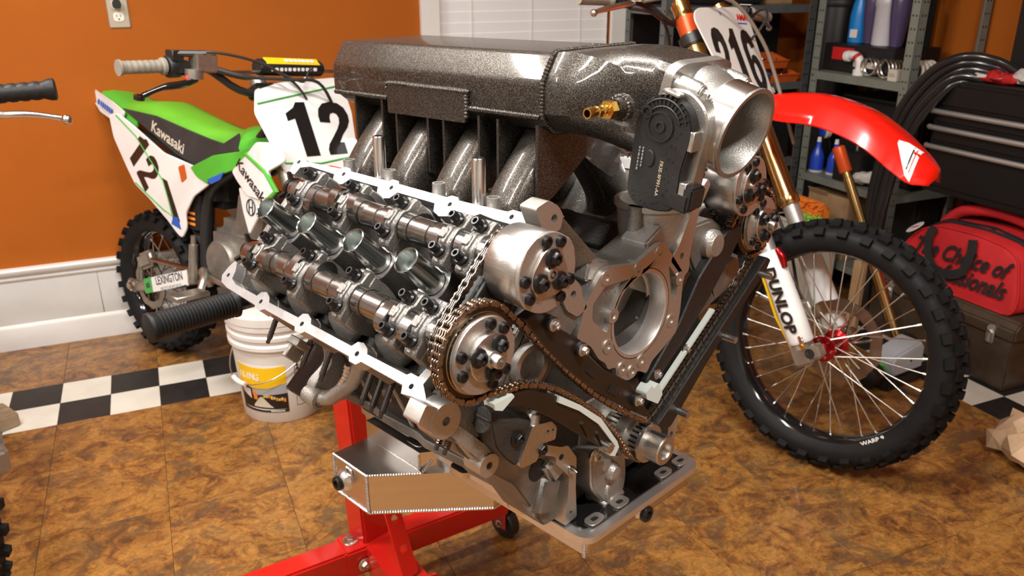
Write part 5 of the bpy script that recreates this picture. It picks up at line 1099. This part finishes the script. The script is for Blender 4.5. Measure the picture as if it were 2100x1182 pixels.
# front fork and wheel, largely behind the engine
GK = math.radians(27); GA = V((-math.sin(GK), 0, math.cos(GK)))
for y in (-90, 90): ob('fork_leg', G().cyl(V((1040, y, 60)), V((1040, y, 60)) + GA * 800, 24, n=18), 'swing_alu', gb)
ob('triple_clamp', G().box(V((1040, 0, 60)) + GA * 760, (60, 240, 36), MX.Rotation(-GK, 3, 'Y')).box(V((1040, 0, 60)) + GA * 580, (60, 240, 36), MX.Rotation(-GK, 3, 'Y')).bevel(6, 2), 'frame_black', gb)
ob('front_fender', G().loft([[(x, w_ * c_, z + d) for c_, d in ((-1, -20), (-.8, 0), (0, 8), (.8, 0), (1, -20), (.8, -4), (0, 4), (-.8, -4))] for x, z, w_ in ((760, 440, 50), (880, 450, 70), (1020, 440, 76), (1200, 400, 60), (1260, 370, 20))]), 'green_plastic', gb, sm=60)
wheel(gb, (1040, 0, 70), 278, 70, 205, 28, 28, 'swing_alu', ROWS[:4], 50, None, 'rim_black', (18, 15, 12))
ob('side_stand', G().cyl((400, 130, 120), (380, 230, -245), 11, n=12), 'frame_black', gb)

# ---------------------------------------------------------------- third bike, cut by the left edge of the picture
tb3 = bike_root('dirt_bike', 'dirt bike at the left edge with black grip and silver lever', (-1334, -606, 300), -2, -3)
wheel(tb3, (0, 0, 0), 300, 74, 222, 28, 28, 'swing_alu', ROWS[:5], 50, None, 'rim_black', (19, 17, 13))
TKa = V((-math.sin(GK), 0, math.cos(GK)))
for y in (-96, 96):
    ob('fork_leg', G().cyl(V((0, y, -10)), V((0, y, -10)) + TKa * 880, 25, n=18), 'swing_alu', tb3); ob('axle_lug', G().box((24, y, 6), (70, 40, 60)).bevel(8, 2), 'alu_tb', tb3)
    bolt(tb3, (50, y - 22, 30), (0, -1, 0), 9, 10, 'steel_brushed')
ob('triple_clamp', G().box(TKa * 800, (60, 240, 36), MX.Rotation(-GK, 3, 'Y')).bevel(6, 2), 'frame_black', tb3)
tb3b = tb3

TI = tb3.matrix_world.inverted()
def L3(x, y, z): return (TI @ (V((x, y, z)) * .001)) * 1000
g0, g1 = L3(-1162, -392, 1118), L3(-1124, -292, 1122)
dr = (g1 - g0).normalized()
ob('handlebar', G().tube(smooth([L3(-1212, -760, 1040), L3(-1205, -640, 1040), L3(-1195, -560, 1062), L3(-1178, -470, 1112), g0, g1], 4), 11, 12), 'chest_trim', tb3)
g = G().lathe([(27, 0), (27, 5), (19, 8)] + [(16.5 + (1.6 if i % 5 < 3 else 0), 10 + 4 * i) for i in range(21)] + [(21, 98), (21, 107), (17, 109)], g0, dr, 22); ob('grip', g, 'grip_rubber', tb3)
ob('clutch_perch', G().box(L3(-1168, -440, 1104), (40, 50, 40)).bevel(6, 2), 'swing_alu', tb3)
lv = [L3(-1100, -450, 1090), L3(-1070, -410, 1092), L3(-1062, -360, 1088), L3(-1056, -312, 1076)]
ob('lever', G().tube(smooth(lv, 4), [7] * 8 + [6.5, 6, 5.5, 6, 6], 10).ball(L3(-1054, -302, 1072), 10), 'alu_bright', tb3)
ob('frame', G().tube(smooth([TKa * 800, V((-560, 0, 420)), V((-900, 0, 250))], 4), 26, 10), 'frame_black', tb3)
wheel(tb3, (-1200, 0, -20), 280, 90, 190, 24, 24, 'swing_alu', ROWS[:2], 60)
ob('engine_cases', G().box((-640, 0, 90), (300, 220, 240)).bevel(40, 3), 'engine_grey', tb3)

# ================================================================ RIGHT-HAND CORNER (locals: x = n out from the back wall, y = a along it)
def angle_post(g, x, y, z1, sx, sy, w=40, t=3):
    g.box((x + sx * w / 2, y + sy * t / 2, z1 / 2), (w, t, z1)); g.box((x + sx * t / 2, y + sy * w / 2, z1 / 2), (t, w, z1)); return g
def shelving(label, a, n, da, dn, zs, H, mt, holes_side):
    t = rthing('shelving_unit', label, 'shelf', a, n)
    for x, sx in ((0, 1), (dn, -1)):
        for y, sy in ((0, 1), (da, -1)):
            p = ob('upright', angle_post(G(), x, y, H, sx, sy), mt, t); 
            hm = G()
            for k in range(int(H / 48)):
                hm.cyl((x + sx * 14, y - sy * .4, 24 + 48 * k), (x + sx * 14, y + sy * .2, 24 + 48 * k), 4, n=8); hm.cyl((x + sx * 30, y - sy * .4, 24 + 48 * k), (x + sx * 30, y + sy * .2, 24 + 48 * k), 4, n=8)
                hm.cyl((x - sx * .4, y + sy * 14, 24 + 48 * k), (x + sx * .2, y + sy * 14, 24 + 48 * k), 4, n=8); hm.cyl((x - sx * .4, y + sy * 30, 24 + 48 * k), (x + sx * .2, y + sy * 30, 24 + 48 * k), 4, n=8)
            tag(ob('bolt_holes', hm, 'hole', p), kind='stuff')
    for z in zs:
        b = ob('shelf_board', G().box((dn / 2, da / 2, z - 2), (dn - 8, da - 8, 4)).box((4.5, da / 2, z - 16), (3, da - 8, 32)).box((dn - 4.5, da / 2, z - 16), (3, da - 8, 32)).box((dn / 2, 4.5, z - 16), (dn - 8, 3, 32)).box((dn / 2, da - 4.5, z - 16), (dn - 8, 3, 32)), mt, t)
        for x in (-1.5, dn + 1.5):
            for y in (18, da - 18): bolt(b, (x, y, z - 16), (-1 if x < 0 else 1, 0, 0), 5, 4, 'spoke', False)
        for x in (18, dn - 18):
            for y in (-1.5, da + 1.5): bolt(b, (x, y, z - 16), (0, -1 if y < 0 else 1, 0), 5, 4, 'spoke', False)
    return t
s1 = shelving('grey metal shelving unit beside the window', 2560, -372, 790, 322, (150, 500, 858, 1190, 1540, 1890), 1900, 'shelf_grey', 1)
ob('shade_panel', G().box((-6, 395, 950), (5, 790, 1880)), 'chest_black', s1)  # dark sheet added behind the shelves, standing in for shade on the wall
ob('brace', G().tube([(322, 10, 1330), (322, 60, 1120)], 6, 6), 'shelf_grey', s1)
s2 = shelving('green-grey metal shelving unit along the right wall', 3200, 120, 372, 520, (150, 492, 930, 1420, 1890), 1900, 'shelf_green', 1)
def box_thing(name, label, cat, a, n, z, da, dn, h, mt, rz=0, bev=2, parts=None):
    t = rthing(name, label, cat, a, n, z, rz); ob('body', G().box((0, 0, h / 2), (dn, da, h)).bevel(bev, 2), mt, t)
    for nm, g, m in (parts or []): ob(nm, g, m, t)
    return t
# --- on the shelving beside the window
def tray(label, a, n, z, mt, sz=(120, 130, 70)):
    t = rthing('parts_bin', label, 'bin', a, n, z); x, y, h = sz
    g = G().loft([[(-x / 2 * .88, -y / 2 * .88, 0), (x / 2 * .88, -y / 2 * .88, 0), (x / 2 * .88, y / 2 * .88, 0), (-x / 2 * .88, y / 2 * .88, 0)], [(-x / 2, -y / 2, h), (x / 2, -y / 2, h * .55), (x / 2, y / 2, h * .55), (-x / 2, y / 2, h)], [(-x / 2 + 5, -y / 2 + 5, h - 2), (x / 2 - 5, -y / 2 + 5, h * .55 - 2), (x / 2 - 5, y / 2 - 5, h * .55 - 2), (-x / 2 + 5, y / 2 - 5, h - 2)], [(-x / 2 * .82, -y / 2 * .82, 5), (x / 2 * .82, -y / 2 * .82, 5), (x / 2 * .82, y / 2 * .82, 5), (-x / 2 * .82, y / 2 * .82, 5)]])
    ob('bin_shell', g, mt, t); ob('bin_lip', G().tube([(x / 2, -y / 2, h * .55), (x / 2, y / 2, h * .55)], 4, 8), mt, t)
    for k in range(6): ob('small_part', G().cyl((random.uniform(-30, 30), -y * .3 + k * y * .12, 8), (random.uniform(-30, 30), -y * .3 + k * y * .12, 26 + random.random() * 14), 7, n=10), 'spoke', t)
    return t
tray('orange parts bin, lower of the stacked pair behind the number plate', 3225, -120, 858, 'bin_orange', (130, 150, 60))
tray('orange parts bin on top of the stacked pair behind the number plate', 3190, -150, 916, 'bin_orange', (120, 140, 62))
tray('small blue parts bin left of the orange bins', 3096, -120, 858, 'bin_blue', (110, 86, 72))
box_thing('carton', 'dim brown carton on the shelf above the orange bins', 'box', 3240, -240, 1190, 150, 130, 90, 'cardboard')
box_thing('toolbox', 'black flat toolbox on the window-side shelving', 'toolbox', 2790, -220, 858, 260, 200, 110, 'black_plastic', 0, 8, [('handle', G().tube(smooth([(0, -50, 110), (0, -40, 130), (0, 40, 130), (0, 50, 110)], 4), 6, 8), 'chest_trim')])
box_thing('carton', 'brown carton on the shelf under the flat black toolbox', 'box', 2740, -210, 500, 240, 200, 180, 'cardboard')
def bottle(name, label, a, n, z, prof, mt, cap=None, seg=24, extra=None):
    t = rthing(name, label, 'bottle', a, n, z); ob('body', G().lathe(prof, (0, 0, 0), (0, 0, 1), seg), mt, t)
    if cap: ob('cap', G().lathe(cap[0], (0, 0, 0), (0, 0, 1), 18), cap[1], t)
    for nm, g, m in (extra or []): ob(nm, g, m, t)
    return t
# --- on the shelving along the right wall, middle board
box_thing('parts_carton', 'black and red carton under the bottles on the shelf', 'box', 3395, 300, 930, 250, 380, 112, 'black_plastic', 0, 3, [('label', G().box((-80, -125.5, 74), (120, 1.5, 50)), 'ink_red'), ('label_band', G().box((60, -125.5, 40), (150, 1.5, 24)), 'cream')])
zt = 1042
bottle('spray_bottle', 'bright blue bottle with a white label standing on the carton', 3370, 185, zt, [(34, 0), (38, 4), (38, 110), (30, 160), (18, 200), (15, 240)], 'blue_bottle', ([(18, 240), (18, 275), (10, 280)], 'black_plastic'), extra=[('label', G().box((14, -37, 40), (40, 3, 34)).bevel(1), 'ink_white')])
for lab, n in (('purple tinted squeeze bottle left of the white jug', 266), ('purple tinted squeeze bottle right of the white jug', 432)):
    bottle('squeeze_bottle', lab, 3330 if n > 400 else 3360, n, zt, [(20, 0), (26, 6), (38, 120), (42, 190), (36, 205), (14, 215), (12, 250)], 'purple_plastic', ([(14, 250), (14, 275), (6, 290)], 'spoke'))
bottle('oil_jug', 'translucent white jug between two purple bottles', 3345, 352, zt, [(40, 0), (46, 5), (46, 150), (50, 160), (50, 180), (34, 205), (18, 214), (18, 230)], 'clear_white', ([(21, 230), (21, 252), (16, 254)], 'ink_white'))
for k, (lab, a, n) in enumerate((('left of two coil springs on the shelf edge', 3262, 392), ('right of two coil springs on the shelf edge', 3262, 478))):
    t = rthing('coil_spring', lab, 'spring', a, n, 930)
    P = [V((-2 + 34 * math.cos(u) , -30 + 80 * u / (2 * pi * 4.5), 38 + 34 * math.sin(u))) for u in [2 * pi * 4.5 * i / 90 for i in range(91)]]
    ob('wire', G().tube(P, 4.2, 8), 'spring_steel', t)
box_thing('label_box', 'small cream box with a printed label on the shelf edge', 'box', 3232, 545, 930, 40, 44, 44, 'cream', 0, 2, [('print', G().box((0, -20.5, 20), (30, 1, 4)).box((0, -20.5, 28), (26, 1, 3)), 'ink_grey')])
t = rthing('hose_fitting', 'white plastic pipe fitting lying beside the springs', 'fitting', 3250, 310, 930)
ob('elbow', G().tube(smooth([(-40, 0, 70), (-10, 0, 76), (20, 0, 66), (30, 0, 36), (30, 0, 0)], 4), 17, 14), 'ink_white', t); ob('collar', G().cyl((-48, 0, 68), (-32, 0, 71), 22, n=18).cyl((30, 0, 0), (30, 0, 22), 24, n=18), 'ink_white', t); ob('band', G().tube([(8, -2, 74), (20, -2, 64)], 18.5, 14), 'ink_red', t)
t = rthing('spool', 'brown spool of white rings at the shelf end beside the hoses', 'spool', 3322, 590, 930)
ob('core', G().cyl((0, -60, 40), (0, 60, 40), 24, n=20), 'trunk_brown', t)
for k in range(4): ob('ring', G().tube([(32 * math.cos(u), -36 + 24 * k, 40 + 32 * math.sin(u)) for u in [2 * pi * i / 20 for i in range(20)]], 7, 8, True), 'cream', t)
# --- low board
def can(lab, a, n, z, rz=0):
    t = rthing('oil_bottle', lab, 'bottle', a, n, z, rz); ob('body', G().lathe([(26, 0), (30, 5), (30, 66), (24, 84), (12, 110), (10, 132)], (0, 0, 0), (0, 0, 1), 22), 'blue_can', t); ob('cap', G().cyl((0, 0, 132), (0, 0, 152), 10, 8, 14), 'ink_white', t); ob('base_ring', G().cyl((0, 0, 0), (0, 0, 8), 31, n=22), 'cream', t)
can('blue oil bottle nearest the gold fork tube on the low shelf', 3262, 160, 492); can('blue oil bottle right of its twin on the low shelf', 3290, 236, 492)
t = rthing('polisher_pad', 'cream and blue buffing pad peeking out beside the fork', 'pad', 3306, 150, 640); ob('foam', G().lathe([(26, -14), (36, -8), (36, 8), (26, 14)], (0, 0, 30), (.3, 1, 0), 22), 'cream', t); ob('backing', G().lathe([(26, -18), (28, -12), (18, -6)], (0, -8, 30), (.3, 1, 0), 20), 'blue_can', t); ob('stem', G().cyl((0, 10, 30), (0, 60, -148), 6, n=10), 'black_plastic', t)
box_thing('battery', 'dark grey battery case on the low shelf', 'battery', 3276, 380, 492, 120, 150, 130, 'black_plastic', 0, 4, [('terminal', G().cyl((-40, 30, 130), (-40, 30, 144), 9, n=12), 'spoke'), ('terminal', G().cyl((40, 30, 130), (40, 30, 144), 9, n=12), 'spoke')])
t = rthing('film_roll', 'clear crumpled plastic wrap on the low shelf edge', 'wrap', 3235, 480, 492)
g = G(); secs = []
for i in range(9):
    u = i / 8; secs.append([(-60 + 120 * u + random.uniform(-8, 8), (24 + 14 * math.sin(5 * u)) * math.cos(v), 30 + 22 * u + (22 + 10 * random.random()) * math.sin(v)) for v in [2 * pi * j / 10 for j in range(10)]])
ob('film', g.loft(secs), 'bag_film', t)
# --- boxes and mitt under the low board
box_thing('carton', 'tan open carton under the low shelf behind the wash mitt', 'box', 3320, 290, 150, 180, 240, 270, 'cardboard', 0, 2, [('flap', G().box((-60, -92, 262), (110, 3, 40), MX.Rotation(.5, 3, 'X')), 'cardboard')])
box_thing('storage_tub', 'pale grey storage tub carrying the orange wash mitt', 'tub', 3090, 320, 0, 150, 260, 330, 'cream', 0, 12, [('rim', G().box((0, 0, 324), (272, 162, 12)).bevel(4), 'cream')])
mt_ = rthing('wash_mitt', 'orange and lime noodle wash mitt draped on the tub', 'mitt', 3085, 325, 336)
ob('mitt_body', G().box((0, 0, 45), (250, 60, 88)).bevel(24, 3), 'mitt_orange', mt_)
for nm, m, zz in (('orange_noodles', 'mitt_orange', (40, 96)), ('green_noodles', 'mitt_green', (0, 44))):
    g = G()
    for i in range(190):
        x = random.uniform(-118, 122); z = random.uniform(*zz); y = -30 + random.uniform(-4, 2)
        if nm[0] == 'g' and x < -60 + z: continue
        g.cyl((x, y, z + 2), (x + random.uniform(-10, 10), y - 16, z + random.uniform(-8, 6)), 5.5, 4.5, 6)
    tag(ob(nm, g, m, mt_), kind='stuff')
for lab, a_, n_, z_, da_, dn_, h_ in (('black tote added to darken the lower level of the right-wall shelving', 3487, 380, 150, 130, 440, 300), ('black tote added to darken the back of the right-wall shelf above the blue bottles', 3440, 400, 492, 200, 420, 330), ('dark tote added to deepen the shade on the window-side shelf below the orange bins', 3110, -215, 500, 420, 250, 310), ('black case added to darken the gap behind the orange parts bins', 3140, -300, 858, 380, 100, 300), ('black tote added to darken the space behind the bottles on the right-wall shelf', 3541, 270, 930, 38, 270, 420), ('dark tote added to deepen the shade at window-side floor level', 2900, -210, 150, 600, 260, 280), ('black case added to darken the window-side shelf behind the fork top', 2960, -230, 1190, 300, 220, 260)):  # dark boxes added to stand in for the deep shade inside the shelving
    box_thing('shade_tote', lab, 'tote', a_, n_, z_, da_, dn_, h_, 'black_plastic', 0, 10, [('tote_lid', G().box((0, 0, h_ + 5), (dn_ + 12, da_ + 12, 14)).bevel(4), 'black_plastic')])
rm_ = rthing('corner_shade_roll', 'dark rolled mat added to darken the corner between the shelving units', 'mat', 3470, -40, 0)  # made-up roll that hides the bright wall corner, in place of its shadow
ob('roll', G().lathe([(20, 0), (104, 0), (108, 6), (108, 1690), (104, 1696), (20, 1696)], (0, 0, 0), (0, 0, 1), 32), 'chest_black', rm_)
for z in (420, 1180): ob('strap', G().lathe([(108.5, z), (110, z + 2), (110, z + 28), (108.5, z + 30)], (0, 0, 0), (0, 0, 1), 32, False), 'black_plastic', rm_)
# --- gold tube with red sleeve
t = rthing('lever_tube', 'gold metal tube with a red sleeve standing behind the front wheel', 'tube', 2960, 940, 0)
def LT(k): return V((-365 + 335 * (1 - k), 0, 690 * k)) if True else None
p0, p1 = V((20, 60, 6)), V((-352, -10, 700))
dv = (p1 - p0).normalized(); LL = (p1 - p0).length
ob('shaft', G().lathe([(19, 0), (19, LL - 120), (16, LL - 118), (16, LL)], p0, dv, 22), 'gold_tube', t)
ob('sleeve', G().lathe([(22, LL - 96), (24, LL - 92), (24, LL), (20, LL + 5), (.5, LL + 6)], p0, dv, 22), 'bronze_band', t)
ob('foot', G().cyl(p0 - dv * 6, p0 + dv * 30, 23, n=20), 'swing_alu', t)
# --- hose bundle over the chest
for k in range(5):
    t = rthing('hose', ('outermost', 'second', 'middle', 'fourth', 'innermost')[k] + ' black hose of the bundle arching beside the tool chest', 'hose', 3120 + 10 * (k % 3), 640, 20, 0, 'black hoses arching beside the tool chest')
    s_ = 1 - .07 * k; P = [(20 + 14 * k, 0, 0), (-16 + 14 * k, 0, 300), (-20 + 18 * k, 5, 560), (30 + 20 * k, 10, 800 - 8 * k), (120 + 14 * k, 30, 960 - 18 * k), (220, 60, 1030 - 22 * k), (320 - 6 * k, 110, 1024 - 22 * k), (390 - 10 * k, 170, 975 - 6 * k)]
    ob('hose_run', G().tube(smooth(P, 6), 15, 12), 'hose_black', t); ob('end_cap', G().cyl(V(P[-1]), V(P[-1]) + V((10, 8, -16)), 16, n=14), 'black_plastic', t)
# --- tool chest with hutch
tc_ = rthing('tool_chest', 'black tool chest with long chrome drawer pulls on the right wall', 'tool chest', 3180, 790, 0)
ob('chest_body', G().box((360, 195, 765), (720, 382, 400)).bevel(4, 2), 'chest_black', tc_)
for k, (z0, z1) in enumerate(((880, 950), (822, 872), (754, 814), (590, 746))):
    dr_ = ob('drawer', G().box((360, 1, (z0 + z1) / 2), (690, 8, z1 - z0)).bevel(2), 'chest_black', tc_)
    zz = (843, 783, 712)[k - 1] if k else None
    if k: ob('drawer_pull', G().tube([(0, -10, z1 - 14), (8, -18, z1 - 14), (700, -18, z1 - 14), (708, -10, z1 - 14)], 9.5, 12), 'chest_trim', dr_)
for x in (20, 700):
    for y in (262, 362): ob('leg', G().box((x, y, 283), (40, 40, 566)).bevel(2), 'chest_black', tc_)
ob('lower_shelf', G().box((360, 312, 300), (700, 130, 20)).bevel(2), 'chest_black', tc_)
ob('hutch', G().box((400, 310, 1430), (640, 150, 930)).bevel(4), 'chest_black', tc_)
ob('hutch_seam', G().box((190, 234, 1430), (3, 2, 900)), 'shelf_grey', tc_)
ob('top_mat', G().box((360, 190, 967), (700, 372, 5)), 'black_plastic', tc_)
def crumple(name, label, a, n, z, sz, mt, k=0, cat='bag', seed=1):
    t = rthing(name, label, cat, a, n, z); rnd = random.Random(seed); g = G(); secs = []
    for i in range(8):
        u = i / 7; rr = math.sin(pi * (.12 + .76 * u)) ** .6
        secs.append([(sz[0] * (u - .5) + rnd.uniform(-.06, .06) * sz[0], sz[1] * .5 * rr * math.cos(v) * rnd.uniform(.7, 1.15), max(.5, sz[2] * .5 * (1 + rr * math.sin(v)) * rnd.uniform(.65, 1.2))) for v in [2 * pi * j / 12 for j in range(12)]])
    ob('film', g.loft(secs), mt, t, sm=25); return t
crumple('plastic_bag', 'clear plastic bag with pale contents on top of the tool chest', 3250, 880, 970, (200, 110, 46), 'bag_film', seed=4)
crumple('plastic_bag', 'red and clear plastic package in the middle of the tool chest top', 3235, 985, 970, (150, 90, 40), 'bag_red_film', seed=9)
crumple('plastic_bag', 'white crinkled plastic bag at the right end of the tool chest top', 3260, 1110, 970, (190, 120, 52), 'bag_film', seed=12)
# --- trunk and duffel bag
tr = rthing('footlocker', 'brown metal footlocker with steel latches on the checker tiles', 'trunk', 3068, 742, 0)
ob('trunk_base', G().box((302, 166, 88), (604, 332, 176)).bevel(4, 2), 'trunk_brown', tr)
ob('trunk_lid', G().prism([(0, 178), (332, 178), (334, 218), (314, 246), (290, 252), (44, 252), (18, 246), (-2, 220)], -3, 607, lambda a, b, h: V((h, a, b))).bevel(6, 2), 'trunk_brown', tr)
for x in (90, 524):
    lt = ob('latch', G().box((x, -4, 178), (26, 8, 52)).bevel(3, 2), 'chest_trim', tr); ob('latch_loop', G().tube([(x - 9, -9, 158), (x - 9, -12, 190), (x, -13, 198), (x + 9, -12, 190), (x + 9, -9, 158)], 3, 8), 'spoke', lt); ob('latch_hook', G().lathe([(14, -4), (14, 4)], (x, -5, 204), (0, 1, 0), 18), 'chest_trim', lt)
df = rthing('duffel_bag', 'red duffel bag with black script lettering on the brown footlocker', 'bag', 3100, 800, 252)
fr_ = [(0, 0), (500, 0), (508, 60), (470, 190), (420, 216), (300, 226), (150, 218), (70, 180), (12, 90)]
fr_ = rpoly(fr_, 30, 4)
secs = []
for y, k, dz in ((0, .96, 0), (8, 1., 0), (60, 1.03, 4), (170, 1.04, 6), (250, 1.02, 10), (262, .97, 8)): secs.append([(250 + (x - 250) * k, y + (z - 100) * .10, max(0, z * k + (dz if z > 50 else 0))) for x, z in fr_])
bd = ob('bag_body', G().loft(secs), 'duffel_red', df, sm=50)
ob('top_opening', G().loft([[(120, 60, 226), (300, 66, 236), (440, 66, 226), (450, 100, 226), (300, 120, 238), (130, 100, 230)], [(130, 64, 232), (300, 70, 241), (430, 70, 232), (440, 96, 232), (300, 114, 243), (140, 96, 235)]]), 'duffel_black', df)
ob('back_flap', G().tube(smooth([(90, 120, 200), (150, 130, 262), (280, 140, 286), (420, 150, 268), (520, 160, 220), (540, 170, 160)], 5), 20, 10), 'duffel_red', df)
ob('zip', G().tube(smooth([(100, 60, 206), (150, 64, 230), (300, 70, 240), (430, 68, 230), (486, 60, 190)], 5), 4, 6), 'duffel_black', df)
ob('piping', G().tube([(250 + (x - 250) * 1.0, 8 + (z - 100) * .10 - 2, z + 2) for x, z in fr_], 4, 8, True), 'duffel_red', df)
for dy, off in ((-14, 0), (190, 40)):
    P = smooth([(150 + off, 6 + dy * .3 - 6, 216), (140 + off, dy, 170), (170 + off, dy - 8, 96), (230 + off, dy - 12, 70), (300 + off, dy - 8, 96), (316 + off, dy, 160), (308 + off, dy * .3, 214)], 5); g = G(); secs = []
    for i, p in enumerate(P):
        t_ = (P[min(i + 1, len(P) - 1)] - P[max(i - 1, 0)]).normalized(); nn = t_.cross(V((0, 1, 0))).normalized()
        secs.append([p + nn * 16 + V((0, 2, 0)), p + nn * 16 - V((0, 2, 0)), p - nn * 16 - V((0, 2, 0)), p - nn * 16 + V((0, 2, 0))])
    if dy < 0: ob('carry_strap', g.loft(secs), 'duffel_black', df)
text('bag_lettering', 'The Choice of', 82, 'duffel_black', df, (262, -6, 140), (1, 0, .02), (0, .1, 1), off=2.2, shear=.45, sx=.78)
text('bag_lettering', 'Professionals', 84, 'duffel_black', df, (290, -13, 72), (1, 0, .02), (0, .1, 1), off=2.2, shear=.45, sx=.78)
ob('end_pocket', G().box((512, 120, 80), (40, 170, 130)).bevel(16, 3), 'duffel_red', df); ob('pocket_trim', G().tube([(534, 50, 40), (534, 46, 120), (530, 90, 150), (530, 180, 150)], 5, 8), 'duffel_black', df)
sk_ = ob('round_patch', G().lathe([(34, 0), (34, 2), (.5, 2)], (60, 6, 190), (-.45, -.4, .8), 26), 'ink_white', df); marks('patch_lettering', (7, 8, 7, 9, 7), 10, 'ink_red', sk_, V((60, 6, 190)) + V((-.45, -.4, .8)).normalized() * 2.2, (.88, -.2, .4), (.2, .85, .5), 1.5)
# --- bench grinder style device behind the wheel
dv_ = rthing('air_tool', 'grey and black electric machine on the floor behind the front wheel', 'machine', 2790, 1130, 0, .15)
ob('base', G().box((0, 0, 26), (110, 190, 50)).bevel(8, 2), 'black_plastic', dv_)
ob('housing', G().loft([[(-52, -60, 50), (52, -60, 50), (52, 92, 50), (-52, 92, 50)], [(-46, -74, 100), (46, -74, 100), (50, 92, 128), (-50, 92, 128)], [(-38, -50, 118), (38, -50, 118), (42, 84, 146), (-42, 84, 146)]]).bevel(6, 2), 'device_grey', dv_)
ob('wheel', G().lathe([(20, -14), (52, -14), (56, -8), (56, 8), (52, 14), (20, 14)], (-30, 118, 80), (0, 1, 0), 26), 'black_plastic', dv_)
ob('motor', G().lathe([(30, 0), (38, 6), (38, 60), (30, 66)], (0, -150, 52), (0, 1, 0), 24), 'black_plastic', dv_)
for k in range(5): ob('green_vane', G().box((16 * math.cos(k * 1.25), -84, 66 + 16 * math.sin(k * 1.25)), (8, 40, 20), MX.Rotation(-k * 1.25, 3, 'Y')).bevel(3), 'device_green', dv_)
ob('screw', G().cyl((50, 20, 92), (53, 20, 92), 4, n=12), 'hole', dv_)
ob('power_cord', G().tube(smooth([(50, -40, 10), (120, -30, 5), (150, 60, 5), (120, 160, 5)], 5), 4, 8), 'cable', dv_)
box_thing('wood_offcut', 'narrow pale wooden offcut standing behind the front wheel', 'wood', 2960, 770, 0, 24, 46, 300, 'cardboard', .2, 2)
crumple('grocery_bag', 'crumpled tan plastic bag on the floor at the right edge', 2770, 1680, 0, (210, 250, 130), 'tan_bag', seed=5)
ob('mouth', G().ball((0, 0, 0), 52, 12, (1.1, .7, .4)), 'hole', bpy.data.objects['grocery_bag'], M=mm(46, -20, 116))
wd = rthing('wood_block', 'short grey-brown wooden block on the floor at the left edge', 'block', -60, 262, 0, .5)
ob('block', G().box((0, 0, 24), (110, 190, 46)).bevel(4, 2), 'wood_block', wd); ob('bolt_hole', G().cyl((20, -20, 46), (20, -20, 47.6), 14, n=16), 'hole', wd)
